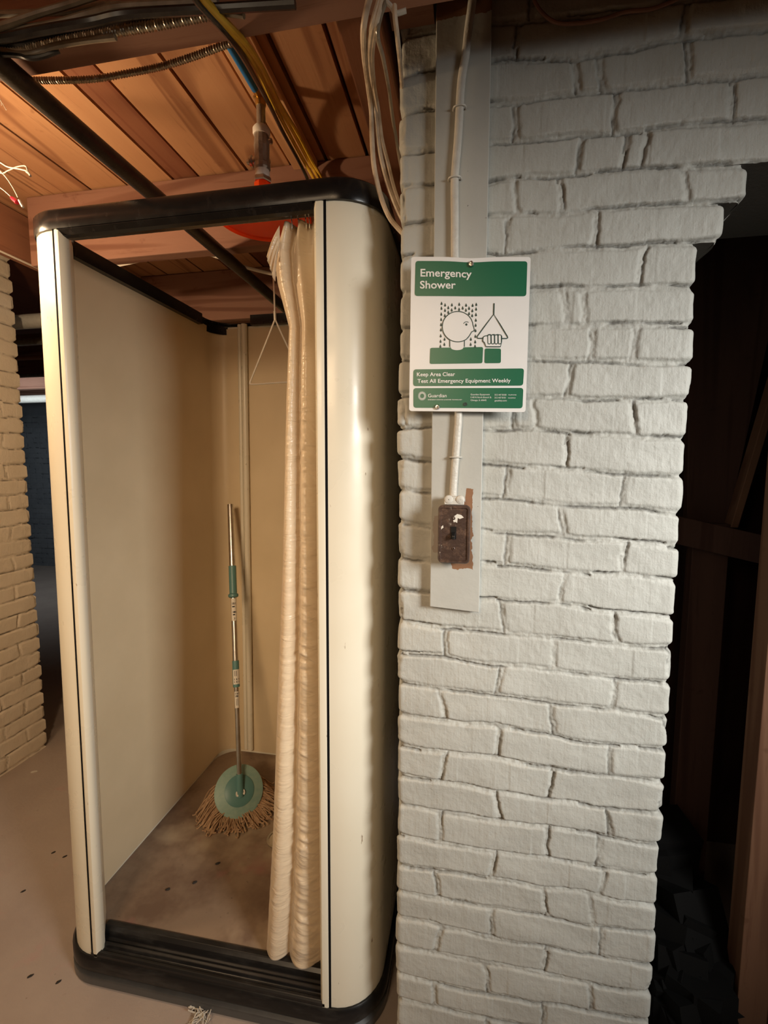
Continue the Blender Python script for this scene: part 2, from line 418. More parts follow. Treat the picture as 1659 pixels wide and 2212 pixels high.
class Courses:
    """bed joints (polylines, top to bottom) and head joints of one wall, along its run s"""
    def __init__(s, joints, heads, step=.0712, top=2.7, slope=-.035, brick=.226):
        J = [sorted(j) for j in joints]; Hd = [list(h) for h in heads]
        s.slope = slope
        up = []
        k = 1
        while J[0][0][1] + k * step < top:
            up.append([(x, z + k * step) for x, z in J[0]]); k += 1
        n0 = len(up)
        dn = []; k = 1
        while J[-1][0][1] - k * step > -.05:
            dn.append([(x, z - k * step) for x, z in J[-1]]); k += 1
        s.J = up[::-1] + J + dn
        hu = [[.10 + .113 * (i % 2), .33 + .113 * (i % 2)] for i in range(n0)]
        hd = [[.06 - .12 * (i % 2), .28 - .113 * (i % 2)] for i in range(len(dn) + 3)]
        s.Hd = hu[::-1] + Hd + hd
        s.Hd = [h + [max(h) + brick * i for i in range(1, 7)] + [min(h) - brick] for h in s.Hd]
    def z(s, k, x):
        j = s.J[k]; xs = [p[0] for p in j]; zs = [p[1] for p in j]
        r = np.interp(x, xs, zs)
        r = r + np.where(x > xs[-1], (x - xs[-1]) * s.slope, 0) + np.where(x < xs[0], (x - xs[0]) * s.slope, 0)
        return r
    def height(s, X, Z, heads=True):
        wx = X + .0045 * fbm(N1, X * 22 + 5, Z * 40, 3) + .0015 * fbm(N2, X * 120, Z * 160, 2)
        wz = Z + .0040 * fbm(N2, X * 18, Z * 25 + 9, 3) + .0014 * fbm(N3, X * 150, Z * 120, 2)
        best = np.full(X.shape, 9.); sgn = np.zeros(X.shape); course = np.zeros(X.shape, int)
        for k in range(len(s.J)):
            zk = s.z(k, X); d = wz - zk
            m = np.abs(d) < np.abs(best); best = np.where(m, d, best)
            course = np.where(wz < zk, k, course)
        dh = np.full(X.shape, 9.)
        if heads:
            for k in range(len(s.J)):
                mk = course == k
                if not mk.any() or k >= len(s.Hd): continue
                xk = wx[mk]; b = np.full(xk.shape, 9.)
                for h in s.Hd[k]:
                    d = xk - h - .15 * (Z[mk] - s.z(k, np.array([h]))[0] + .035) * (((k * 7) % 3) - 1)
                    b = np.where(np.abs(d) < np.abs(b), d, b)
                dh[mk] = b
        # joint half width varies
        hw = .0040 + .0022 * fbm(N4, X * 9, Z * 9, 2)
        ab = np.abs(best) - hw; ah = np.abs(dh) - (hw + .0010)
        r = .0065
        # rounded combination of both distances
        u = np.clip(1 - ab / r, 0, None); v = np.clip(1 - ah / r, 0, None) * .82
        dd = r * (1 - np.minimum(np.sqrt(u * u + v * v), 2))
        face = np.clip(dd / r, 0, 1); face = 1 - (1 - face) ** 2.6
        depth = .0034 + .0034 * fbm(N5, X * 7 + 3, Z * 14, 2)
        bid = np.floor((X + course * .37) / .113)
        off = (N3(bid * 3.7 + .5, course * 5.3 + .5) - .5) * .0018
        h = face * depth + off * face
        h += .0013 * fbm(N1, X * 16, Z * 24, 3) + .0006 * fbm(N2, X * 90, Z * 60, 3)
        h += np.where(dd < 0, .0018 * fbm(N4, X * 110, Z * 160, 3), 0)
        # thin open cracks along one or the other lip of the mortar
        w_ = .0019
        side = np.where(N5(X * 6 + 3, Z * 9 + 5) > .5, 1, -1)
        cr1 = np.exp(-((best * side - hw * .9) / w_) ** 2)
        cr2 = np.exp(-((dh * np.where(side > 0, 1, -1) - hw * 1.05) / w_) ** 2)
        g1 = np.clip((N2(X * 15, Z * 15) * .6 + N3(X * 45, Z * 45) * .4 - .33) * 5, 0, 1)
        c2_ = cr2 * g1 * (ab > -hw)
        crev = np.maximum(cr1 * np.clip(g1 + .1, 0, 1), c2_ * .8)
        h -= np.maximum(cr1 * np.clip(g1 + .1, 0, 1) * .0068, c2_ * .0036)
        return h, np.clip(crev * 1.0 + .22 * (dd < 0) * np.clip((N4(X * 60, Z * 60) - .5) * 4, 0, 1), 0, 1), best, course

def grid_mesh(P, mask=None, grime=None, name='wall', mat=None):
    nz, nx = P.shape[:2]
    V = P.reshape(-1, 3)
    idx = np.arange(nz * nx).reshape(nz, nx)
    q = np.stack([idx[:-1, :-1], idx[:-1, 1:], idx[1:, 1:], idx[1:, :-1]], -1)
    if mask is not None: q = q[mask]
    q = q.reshape(-1, 4)
    return V, q
def np_object(name, parts, mat):
    Vs = []; Qs = []; Gs = []; b = 0
    for V, q, g in parts:
        Vs.append(V); Qs.append(q + b); Gs.append(g); b += len(V)
    V = np.concatenate(Vs); Q = np.concatenate(Qs); G = np.concatenate(Gs)
    used = np.unique(Q); remap = np.full(len(V), -1); remap[used] = np.arange(len(used)); V = V[used]; G = G[used]; Q = remap[Q]
    me = bpy.data.meshes.new(name); me.vertices.add(len(V)); me.vertices.foreach_set('co', V.astype(np.float32).ravel())
    me.loops.add(Q.size); me.loops.foreach_set('vertex_index', Q.astype(np.int32).ravel())
    me.polygons.add(len(Q)); me.polygons.foreach_set('loop_start', np.arange(0, Q.size, 4, dtype=np.int32))
    me.polygons.foreach_set('loop_total', np.full(len(Q), 4, np.int32))
    me.polygons.foreach_set('use_smooth', np.ones(len(Q), bool))
    me.update(calc_edges=True); me.validate()
    a = me.attributes.new('grime', 'FLOAT', 'POINT'); a.data.foreach_set('value', G.astype(np.float32))
    return link_mesh(name, me, mat)

PIER_Y = .99
def pier():
    C0 = Courses(JOINTS, HEADS)
    parts = []
    # profile of the pier in plan: left return, face, right return (run s, plan x, y, normal)
    def block(x0, x1, zlo, zhi, left, right, st=.0021, depth=.30):
        cols = []
        if left:
            for y in np.linspace(PIER_Y + depth, PIER_Y + .012, 18): cols.append((x0, y, -1, 0, x0 - (y - PIER_Y)))
            for a in np.linspace(5, 85, 5):
                cols.append((x0 + .008 * (1 - math.cos(R(a))), PIER_Y + .008 * (1 - math.sin(R(a))), -math.cos(R(a)), -math.sin(R(a)), x0 + .001 * a / 20))
        for x in np.arange(x0 + (.010 if left else 0), x1 - (.010 if right else 0) + 1e-6, st): cols.append((x, PIER_Y, 0, -1, x))
        if right:
            for a in np.linspace(85, 5, 5):
                cols.append((x1 - .008 * (1 - math.cos(R(a))), PIER_Y + .008 * (1 - math.sin(R(a))), math.cos(R(a)), -math.sin(R(a)), x1 - .001 * a / 20))
            for y in np.linspace(PIER_Y + .012, PIER_Y + depth, 18): cols.append((x1, y, 1, 0, x1 + (y - PIER_Y)))
        cols = np.array(cols); s_ = cols[:, 4]
        n = int(round((zhi - zlo) / st))
        t = np.linspace(0, 1, n + 1)[:, None]
        lo = zlo(s_) if callable(zlo) else np.full(len(s_), zlo); 
        Zg = lo[None, :] + (zhi - lo[None, :]) * t if callable(zlo) else zlo + (zhi - zlo) * t + 0 * s_[None, :]
        Sg = np.broadcast_to(s_[None, :], Zg.shape)
        h, g, best, crs = C0.height(Sg, Zg)
        # face wall wobble of the arrises: bricks bulge and joints bite in at the corners
        edge = np.exp(-np.minimum(np.abs(Sg - x0), np.abs(Sg - x1)) / .015)
        bite = np.clip(1 - np.abs(best) / .012, 0, 1) * edge * .006
        jit = (N2(crs * 3.3 + .5, crs * 0 + 4.5 + (Sg > .1)) - .5) * .006 * (edge > .3)
        P = np.stack([cols[None, :, 0] + cols[None, :, 2] * (h - bite + jit * np.abs(cols[None, :, 2])), cols[None, :, 1] + cols[None, :, 3] * (h - bite), Zg], -1)
        V, q = grid_mesh(P)
        parts.append((V, q, g.ravel()))
        return P
    def bottom(P, zlo=None):
        # close the underside of a corbel course
        row = P[0]; nx = len(row)
        back = row.copy(); back[:, 1] = PIER_Y + .30
        mid = [row * (1 - t) + back * t for t in np.linspace(0, 1, 8)]
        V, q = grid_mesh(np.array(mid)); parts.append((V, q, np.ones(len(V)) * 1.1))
    block(-.148, .407, 0.0, 2.47, True, True)
    kk = [k for k in range(len(C0.J)) if abs(C0.J[k][0][1] - JOINTS[6][0][1]) < 1e-6][0]
    for dk, xa, xb in ((0, .39, .444), (-1, .39, .478), (-2, .39, 1.65)):
        k = kk + dk
        f = lambda s_, k=k: C0.z(k, s_)
        if dk == -2:
            P = block(xa, xb, float(C0.z(k, .44)), 2.47, False, False, .0026); bottom(P)
        else:
            P = block(xa, xb, float(C0.z(k, .42)), float(C0.z(k - 1, .42)) + .02, False, True); bottom(P)
    o = np_object('wall_right', parts, M_BRICK_GREY); tag(o, kind='structure')
    return o
pier()

def regular_wall(name, mat, origin, du, dn, length, height, course=.0735, st=.006, phase=0., heads0=0.):
    """brick wall starting at origin, running along du with face normal dn"""
    ks = int(height / course) + 3
    joints = [[(0., height + .05 - course * k + phase), (length, height + .05 - course * k + phase)] for k in range(ks)]
    heads = [[heads0 + (.11 if k % 2 else 0) + .215 * i for i in range(int(length / .215) + 2)] for k in range(ks)]
    C1 = Courses(joints, heads, step=course, top=height + .06, slope=0, brick=.215)
    s_ = np.arange(0, length + 1e-6, st); t = np.arange(0, height + 1e-6, st)
    S, Z = np.meshgrid(s_, t)
    h, g, best, crs = C1.height(S, Z); h = h * .7
    edge = np.exp(-S / .02)
    h = h - np.clip(1 - np.abs(best) / .012, 0, 1) * edge * .008
    sx = S - 0
    jit = (N2(crs * 2.7 + .5, crs * 0 + 9.5) - .5) * .010 + np.clip(1 - np.abs(best) / .012, 0, 1) * .010
    run = S + np.where(S < .05, (1 - S / .05) * jit, 0)
    du = np.array(du, float); dn = np.array(dn, float); o = np.array(origin, float)
    P = o[None, None, :] + run[..., None] * du + h[..., None] * dn + Z[..., None] * np.array([0, 0, 1.])
    V, q = grid_mesh(P)
    # return at the start of the run
    e = P[:, 0]; ret = np.array([e + (-dn) * k * .06 for k in range(6)]).transpose(1, 0, 2)
    V2, q2 = grid_mesh(ret)
    ob = np_object(name, [(V, q, g.ravel()), (V2, q2, np.zeros(len(V2)))], mat); tag(ob, kind='structure')
    return ob
regular_wall('wall_left', M_BRICK_CREAM, (-2.18, 1.96, 0), (0, -1, 0), (1, 0, 0), 1.5, 2.47, .0738, .0045, heads0=.105)
MB().box(-2.40, -2.1905, -3.0, 1.955, 0, 2.47).build('wall_left', M_CREAMWALL)['kind'] = 'structure'
regular_wall('wall_back', M_BRICK_BLUE, (-4.4, 5.75, 0), (-1, 0, 0), (0, -1, 0), 3.4, 2.2, .0738, .010)
# ---------------------------------------------------------------- room shell
tag(MB().box(-9, 2.6, -3, 6.2, -.1, 0).build('floor', M_FLOOR), kind='structure')
tag(MB().box(-9, 2.6, -3.1, -3, 0, 2.6).build('wall_front', M_CREAMWALL), kind='structure')
tag(MB().box(-9.1, -9, -3, 6.2, 0, 2.6).build('wall_west', M_BRICK_BLUE), kind='structure')
tag(MB().box(-9, 2.6, 5.8, 6.2, 0, 2.6).build('wall_north', M_BRICK_BLUE), kind='structure')
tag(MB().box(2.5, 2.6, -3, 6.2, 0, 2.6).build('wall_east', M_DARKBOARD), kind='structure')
tag(MB().box(-1.70, .55, 2.62, 2.7, 0, 2.5).build('wall_rear', M_CREAMWALL), kind='structure')
# planked ceiling
def ceiling():
    xs = [-2.18, -1.955, -1.755, -1.565, -1.361, -1.213, -1.032, -.935, -.757, -.60, -.477, -.341, -.20, -.06, .09, .22, .36, .50, .65, .80, .95, 1.1, 1.3, 1.5, 1.7, 1.9, 2.1, 2.3, 2.5]
    tone = [.1, .25, .18, .12, .05, .0, .80, .05, .0, .1, .25, .35, .4, .3]
    mb = MB(); tn = []
    for i in range(len(xs) - 1):
        g = .004 + .002 * rnd.random()
        t = tone[i] if i < len(tone) else rnd.random() * .4
        zz = 2.47 + .002 * rnd.random()
        n0 = len(mb.v)
        mb.box(xs[i] + g, xs[i + 1] - g, -3, 6, zz, zz + .022)
        tn += [t] * (len(mb.v) - n0)
    n0 = len(mb.v); mb.box(-9, -2.18, -3, 6.2, 2.50, 2.55); mb.box(-2.18, 2.6, -3, 6.2, 2.5, 2.55); tn += [.9] * (len(mb.v) - n0)
    o = mb.build('ceiling', M_PLANK); a = o.data.attributes.new('tone', 'FLOAT', 'POINT'); a.data.foreach_set('value', tn)
    tag(o, kind='structure')
ceiling()

# ---------------------------------------------------------------- joists
def joist(x0, x1, y0, y1, z0, z1, label, mat=None, group='ceiling joists'):
    o = MB().box(x0, x1, y0, y1, z0, z1).build('ceiling_joist', mat or M_JOIST, loc=((x0 + x1) / 2, (y0 + y1) / 2, z0))
    bevel(o, .004); tag(o, label, 'beam', group); return o
joist(-2.18, 1.6, .775, .832, 2.225, 2.468, 'rough brown ceiling joist in front of the shower stall, behind the black cables')
joist(-1.632, -.02, 1.55, 1.60, 2.225, 2.468, 'light brown ceiling joist crossing just above the top of the shower stall')
joist(-1.72, .5, 2.27, 2.32, 2.225, 2.468, 'dark ceiling joist seen through the stall opening, behind the white cable')
joist(-2.18, 1.6, .02, .075, 2.225, 2.468, 'ceiling joist overhead nearest the viewer')
joist(-1.80, -1.755, .9, 2.6, 2.29, 2.468, 'reddish ceiling beam running front to back along the top of the cream brick wall', M_JOISTY)
joist(-.26, -.175, .833, 1.549, 2.30, 2.468, 'shaded ceiling beam running front to back beside the hanging beige cables', M_JOISTY)
o = MB().box(-1.68, .5, 2.56, 2.60, 2.30, 2.47).build('wall_plate', M_JOIST, loc=(-.6, 2.58, 2.30)); tag(o, 'brown timber plate along the top of the cream wall behind the stall', 'beam')
o = MB().box(-.586, -.506, .833, 1.549, 2.449, 2.469).build('ceiling_batten', M_BATTEN, loc=(-.546, 1.19, 2.449)); bevel(o, .002)
tag(o, 'pale wooden batten under the ceiling boards beside the blue pipe', 'batten')
o = MB().box(-.165, -.082, .945, .986, 2.33, 2.469).build('timber_block', M_JOIST, loc=(-.12, .966, 2.33)); tag(o, 'dark brown timber block at the top left corner of the brick pier', 'timber block')
for i, yy in enumerate((3.0, 3.65, 4.3, 4.95)):
    joist(-7.6, -2.2, yy, yy + .07, 2.30, 2.45, 'dark joist in the far room, %s from the cream brick wall' % ('nearest', 'second', 'third', 'farthest')[i], M_JOIST, 'joists in the far room')

# ================================================================ SHOWER STALL
ZT = 2.085
def warp(x, y, z):
    t = 1 - z / 2.08
    return (x - t * (.012 + .022 * min(max((-.33 - x) / .7, 0), 1)), y, z)
st = thing('shower_stall', (-.66, 1.48, 0), 'tall cream enamel shower stall with black top frame and black base', 'shower stall')
def arc(cx, cy, r, a0, a1, n=10): return [(cx + r * math.cos(R(a0 + (a1 - a0) * k / n)), cy + r * math.sin(R(a0 + (a1 - a0) * k / n))) for k in range(n + 1)]
XL, XR, YF, YB, RC = -1.122, -.198, 1.02, 1.945, .118
# side panels wrap round the front corners
leftp = arc(XL + RC, YF + RC, RC, 270, 180) + [(XL, 1.3), (XL, 1.6), (XL, YB - .07)] + arc(XL + .07, YB - .07, .07, 180, 90, 6)[1:]
rightp = arc(XR - RC, YF + RC, RC, -90, 0) + [(XR, 1.3), (XR, 1.6), (XR, YB - .07)] + arc(XR - .07, YB - .07, .07, 0, 90, 6)[1:]
part(MB().strip(leftp, .085, 2.06, 24, -.012, warp), 'side_panel', M_ENAMEL, st)
part(MB().strip(rightp, .085, 2.06, 24, .012, warp), 'side_panel', M_ENAMEL, st)
back = [(XL + .07, YB), (XL + .30, YB), (XR - .3, YB), (XR - .07, YB)]
part(MB().strip(back, .085, 2.08, 12, -.012, warp), 'back_panel', M_ENAMEL, st)
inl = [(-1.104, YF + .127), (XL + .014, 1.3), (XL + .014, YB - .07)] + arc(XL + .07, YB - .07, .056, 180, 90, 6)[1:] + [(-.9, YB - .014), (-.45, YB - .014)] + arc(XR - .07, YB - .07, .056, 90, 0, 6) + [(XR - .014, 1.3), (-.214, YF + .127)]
part(MB().strip(inl, .13, 2.072, 24, .001, warp), 'warm_tint_sheet', M_WARMTINT, st, label='tan sheet added inside the stall as painted warm light')  # added sheet, carries the warm interior light as colour
# inner face of the rear corner: rounded cove and two vertical battens
part(MB().tube([warp(-.965, 1.918, z) for z in np.linspace(.145, 2.085, 20)], .013, 12), 'corner_moulding', M_ENAMEL, st)
part(MB().tube([warp(-.988, 1.922, z) for z in np.linspace(.145, 2.085, 20)], .009, 12), 'corner_moulding', M_ENAMEL, st)
# front jambs: bead, dark seam
def jamb(xs, xo, sgn):
    # xs: seam side, xo: opening side
    path = [(xs, YF + .004), (xs, YF - .002), (xs + sgn * .004, YF - .004), (xo - sgn * .006, YF - .004), (xo, YF + .003), (xo, YF + .018), (xo - sgn * .004, YF + .026)]
    part(MB().strip(path, .088, 2.048, 24, .003 * sgn, warp), 'front_jamb', M_ENAMEL, st)
    g_ = MB(); n_ = 24; zz_ = [.088 + 1.96 * i / n_ for i in range(n_ + 1)]
    for i in range(n_):
        a_ = [warp(x, y, z) for z in (zz_[i], zz_[i + 1]) for y in (YF - .0015, YF + .006) for x in sorted((xs - sgn * .0058, xs + sgn * .0002))]
        g_.add(a_, [(0, 1, 5, 4), (2, 6, 7, 3), (0, 4, 6, 2), (1, 3, 7, 5)])
    part(g_, 'seam_gasket', M_RUBBER, st)
jamb(-.999, -.980, 1)
jamb(-.3205, -.343, -1)
# rear returns of the jambs reaching the panels
part(MB().strip([(-.984, YF + .026), (-1.03, YF + .085), (-1.109, YF + .125)], .13, 2.05, 24, .003, warp), 'jamb_return', M_ENAMEL, st)
part(MB().strip([(-.339, YF + .026), (-.29, YF + .085), (-.212, YF + .125)], .13, 2.05, 24, .003, warp), 'jamb_return', M_ENAMEL, st)
# top frame
def rrect(x0, x1, y0, y1, r, n=10):
    return arc(x1 - r, y0 + r, r, -90, 0, n) + arc(x1 - r, y1 - r, r, 0, 90, n) + arc(x0 + r, y1 - r, r, 90, 180, n) + arc(x0 + r, y0 + r, r, 180, 270, n)
def ring(mb, prof, x0, x1, y0, y1, r, wfun=None):
    """sweep a closed profile of (inset, z) around a rounded rectangle"""
    loops = [[(x, y, z) for x, y in rrect(x0 + i, x1 - i, y0 + i, y1 - i, max(r - i, .004))] for i, z in prof]
    n = len(loops[0]); vs_ = [p for l_ in loops for p in l_]
    if wfun: vs_ = [wfun(*p) for p in vs_]
    P = len(prof); fs = [(a * n + k, a * n + (k + 1) % n, ((a + 1) % P) * n + (k + 1) % n, ((a + 1) % P) * n + k) for a in range(P) for k in range(n)]
    mb.add(vs_, fs, True); return mb
part(ring(MB(), [(0, 2.048), (-.002, 2.055), (-.002, 2.088), (.003, 2.094), (.020, 2.094), (.020, 2.088), (.006, 2.085), (.006, 2.048)], XL + .004, XR + .004, YF - .006, YB + .004, RC - .005), 'top_frame', M_BLACK, st)
mb = MB()
prof = [(YF - .004, 2.050), (YF - .004, 2.046), (YF + .004, 2.036), (YF + .016, 2.034), (YF + .045, 2.043), (YF + .045, 2.060), (YF + .03, 2.072), (YF - .004, 2.072)]
va = [(x, y, z) for x in (-.990, -.345) for y, z in prof]
n_ = len(prof); mb.add(va, [tuple(range(n_))[::-1], tuple(range(n_, 2 * n_))] + [(i, (i + 1) % n_, n_ + (i + 1) % n_, n_ + i) for i in range(n_)])
part(mb, 'header_rail', M_BLACK, st)
part(MB().box(-1.108, -1.088, 1.17, 1.80, 2.058, 2.10), 'side_rail', M_BLACK, st)
part(MB().box(-.232, -.212, 1.17, 1.80, 2.058, 2.10), 'side_rail', M_BLACK, st)
part(MB().box(-.93, -.40, 1.905, 1.925, 2.078, 2.118), 'back_rail', M_BLACK, st)
part(MB().tube([(-.96, 1.085, 2.062), (-.36, 1.085, 2.062)], .008, 12), 'curtain_rod', M_STEEL, st)
# base with stepped threshold
b = MB()
ring(b, [(-.006, 0), (-.012, .006), (-.012, .030), (-.004, .036), (-.004, .044), (-.012, .050), (-.012, .082), (-.006, .089), (.06, .089), (.06, 0)], XL, XR, YF + .002, YB + .004, RC, lambda x, y, z: warp(x, y, z))
part(b, 'base', M_BASE, st)
mb = MB()
prof = [(1.016, .088), (1.016, .098), (1.020, .103), (1.027, .103), (1.030, .098), (1.037, .098), (1.040, .106), (1.047, .108), (1.053, .104), (1.060, .106), (1.064, .122), (1.072, .130), (1.085, .131), (1.094, .124), (1.098, .088)]
va = [warp(x, y, z) for x in (-1.005, -.330) for y, z in prof]; n_ = len(prof)
mb.add(va, [tuple(range(n_))[::-1], tuple(range(n_, 2 * n_))] + [(i, (i + 1) % n_, n_ + (i + 1) % n_, n_ + i) for i in range(n_)], False)
bevel(part(mb, 'threshold', M_BASE, st), .0015)
pan = MB(); pts = [warp(x, y, .12) for x, y in rrect(XL + .012, XR - .012, 1.075, YB - .013, .10, 8)]
pan.add([(x, y, .06) for x, y, z in pts] + [(x, y, .122) for x, y, z in pts], [tuple(range(len(pts), 2 * len(pts)))] + [(i, (i + 1) % len(pts), len(pts) + (i + 1) % len(pts), len(pts) + i) for i in range(len(pts))])
pan = part(pan, 'floor_pan', M_PAN, st)
ringd = MB().lathe([(.045, 0), (.045, .004), (.038, .005), (.036, .002), (0.001, .002)], Matrix.Translation((-.66, 1.47, .122)), 28)
part(ringd, 'drain', M_STEEL, st, label='round metal drain')

# ---------------------------------------------------------------- curtain
def curtain():
    zt, zb = 2.040, .135
    T = [(0, -.448, -.343), (.03, -.470, -.343), (.065, -.462, -.346), (.12, -.434, -.349), (.23, -.446, -.350), (.41, -.461, -.350), (.60, -.484, -.350), (.80, -.506, -.352), (1, -.536, -.353)]
    CR = [(0, .36), (.14, .36), (.32, .40), (.60, .43), (.83, .42), (1, .37)]
    ti = [a[0] for a in T]
    nz, nx = 640, 84
    P = np.zeros((nz, nx, 3))
    SS, ZZ = np.meshgrid(np.linspace(0, 1, nx), np.linspace(zt, zb, nz))
    arch = ZZ + .030 * (SS - .60) ** 2 / .04 * .5
    WR = fbm(N1, SS * 3, arch * 68, 3) * (.35 + .9 * np.clip(N2(SS * 2 + 4, ZZ * 7), 0, 1))
    for j in range(nz):
        t = j / (nz - 1); z = zt + (zb - zt) * t
        xl = np.interp(t, ti, [a[1] for a in T]); xr = np.interp(t, ti, [a[2] for a in T])
        c = np.interp(t, [a[0] for a in CR], [a[1] for a in CR])
        for i in range(nx):
            s_ = i / (nx - 1)
            # folds: A (0..c), B (c..c2), C beyond
            c2 = .88
            bulge = min(1, .45 + t * 1.6)
            if s_ < c: f = s_ / c; y = -.030 * math.sin(math.pi * f) ** .8 * bulge
            elif s_ < c2: f = (s_ - c) / (c2 - c); y = -.038 * math.sin(math.pi * f) ** .75 * bulge
            else: f = (s_ - c2) / (1 - c2); y = -.010 * math.sin(math.pi * f)
            # rounded hanging pleat in the upper part
            y += -.016 * math.exp(-((s_ - .66) / .10) ** 2) * (1 / (1 + math.exp((t - .145) * 160))) * min(1, t * 14)
            y += -.010 * math.exp(-((s_ - .30) / .07) ** 2) * max(0, 1 - t / .22)
            y += .012 * math.sin(s_ * 19 + 1) * math.exp(-t * 16)
            # sagging wrinkles across the main fold
            y += (.0075 if s_ > c else .0016) * WR[j, i] * min(1, max(.12, (t - .12) * 6))
            P[j, i] = (xl + (xr - xl) * s_, 1.093 + y, z)
    V, q = grid_mesh(P)
    me = bpy.data.meshes.new('shower_curtain'); me.from_pydata(V.tolist(), [], q.tolist()); me.update()
    me.polygons.foreach_set('use_smooth', [True] * len(me.polygons))
    o = link_mesh('curtain_cloth', me, M_CURTAIN)
    m_ = o.modifiers.new('thick', 'SOLIDIFY'); m_.thickness = .0012; m_.offset = 1
    root = thing('shower_curtain', (-.42, 1.085, 2.04), 'cream satin shower curtain bunched at the right of the stall opening', 'curtain')
    o.data.transform(Matrix.Translation(-Vector(root.location))); o.parent = root
    # turned-over top corner with gathered hem
    fl = MB(); a = []
    for j in range(10):
        for i in range(7):
            u = i / 6; v = j / 9
            x = -.440 - .034 * (1 - u) * (1 - .1 * v) + .014 * v * (1 - u); z = 1.985 + .045 * u - .055 * v * (1 - .3 * u)
            a.append((x, 1.064 + .006 * math.sin(j * 2.2) * (1 - u) - .006 * math.sin(u * 3), z - .02 * (1 - u)))
    fl.add(a, [(j * 7 + i, j * 7 + i + 1, (j + 1) * 7 + i + 1, (j + 1) * 7 + i) for j in range(9) for i in range(6)], True)
    f = part(fl, 'folded_hem', M_CURTAIN, root); m_ = f.modifiers.new('t', 'SOLIDIFY'); m_.thickness = .0012
    for x in (-.414, -.398, -.380, -.372):
        h = [(x, 1.085, 2.062 + .010), (x, 1.073, 2.066), (x, 1.069, 2.052), (x + .001, 1.072, 2.035), (x, 1.075, 2.024), (x, 1.080, 2.030)]
        part(MB().tube(spline(h, 5), .0012, 6), 'curtain_hook', M_CHROME, root)
curtain()

# ================================================================ DRENCH SHOWER
SX, SY = -.554, 1.23
sh = thing('emergency_shower', (SX, SY, 2.135), 'orange dish emergency shower head on a galvanised pipe with valve above the stall', 'shower head')
def Zc(z): return Matrix.Translation((SX, SY, z))
dish = MB().lathe([(.124, 2.135), (.127, 2.139), (.125, 2.146), (.10, 2.163), (.06, 2.180), (.026, 2.188), (.026, 2.184), (.058, 2.175), (.098, 2.157), (.119, 2.141), (.122, 2.136), (.124, 2.135)], Matrix.Translation((SX, SY, 0)), 64)
dish.lathe([(.118, 2.141), (.05, 2.138), (.001, 2.139)], Matrix.Translation((SX, SY, 0)), 64)
part(dish, 'dish', M_ORANGE, sh, label='orange plastic deluge dish')
part(MB().lathe([(.021, 2.186), (.023, 2.190), (.023, 2.222), (.019, 2.226)], Matrix.Translation((SX, SY, 0)), 8, False, True), 'hex_neck', M_ORANGE, sh, label='orange hexagonal neck')
part(MB().lathe([(.023, 2.226), (.024, 2.229), (.024, 2.236), (.021, 2.240)], Matrix.Translation((SX, SY, 0)), 6, False, True), 'lock_nut', M_STEEL, sh)
part(MB().lathe([(.0185, 2.238), (.0195, 2.244), (.0185, 2.249), (.0195, 2.254), (.018, 2.258)], Matrix.Translation((SX, SY, 0)), 24, True, True), 'taped_thread', M_TAPE, sh)
vb = MB().lathe([(.019, 2.257), (.0215, 2.262), (.0215, 2.272), (.019, 2.276), (.0195, 2.30), (.0205, 2.315), (.0195, 2.330), (.0185, 2.338), (.0185, 2.345)], Matrix.Translation((SX, SY, 0)), 12, False, True)
vb = part(vb, 'valve_body', M_GALV, sh)
Mx = Matrix.Translation((SX - .016, SY, 2.283)) @ Matrix.Rotation(R(-90), 4, 'Y')
part(MB().lathe([(.011, 0), (.011, .008), (.014, .010), (.014, .016), (.008, .018), (.006, .026)], Mx, 16, True, True), 'valve_stem', M_STEEL, sh, vb)
Mx2 = Matrix.Translation((SX + .016, SY + .004, 2.33)) @ Matrix.Rotation(R(90), 4, 'Y')
part(MB().lathe([(.007, 0), (.007, .010), (.004, .012)], Mx2, 12, True, True), 'valve_spring', M_STEEL, sh, vb)
part(MB().lathe([(.0205, 2.343), (.0225, 2.348), (.0225, 2.358), (.018, 2.364)], Matrix.Translation((SX, SY, 0)), 20, True, True), 'coupling', M_TAPE, sh)
part(MB().lathe([(.0115, 2.36), (.0115, 2.418)], Matrix.Translation((SX, SY, 0)), 20, True, True), 'riser_pipe', M_GALV, sh)
el = MB().lathe([(.0125, 2.414), (.0140, 2.418), (.0140, 2.428), (.0105, 2.431), (.0105, 2.442)], Matrix.Translation((SX, SY, 0)), 20, True, True)
el.tube([(SX, SY, 2.436), (SX - .001, SY - .012, 2.437), (SX - .002, SY - .03, 2.437)], .0095, 12)
el.tube([(SX, SY, 2.437), (SX - .018, SY, 2.440)], .0045, 8)
part(el, 'brass_elbow', M_BRASS, sh)
lever = spline([(SX + .004, SY + .012, 2.300), (SX - .006, SY + .06, 2.315), (-.590, 1.34, 2.30), (-.592, 1.37, 2.285)], 6)
part(MB().tube(lever, .004, 8), 'valve_lever', M_STEEL, sh)
rod = MB().tube([(-.592, 1.37, 2.29), (-.590, 1.37, 2.1), (-.588, 1.37, 1.925)], .0028, 8)
rod.tube([(-.5885, 1.37, 1.945), (-.588, 1.37, 1.918)], .0042, 10)
rod = part(rod, 'pull_rod', M_WIRE, sh)
tri = spline([(-.588, 1.37, 1.922), (-.612, 1.37, 1.870), (-.670, 1.37, 1.748), (-.6735, 1.37, 1.738), (-.668, 1.37, 1.7315), (-.59, 1.37, 1.7335), (-.508, 1.37, 1.7355), (-.503, 1.37, 1.742), (-.507, 1.37, 1.752), (-.565, 1.37, 1.872), (-.588, 1.37, 1.922)], 5)
part(MB().tube(tri, .0027, 8), 'triangle_handle', M_WIRE, sh, rod)
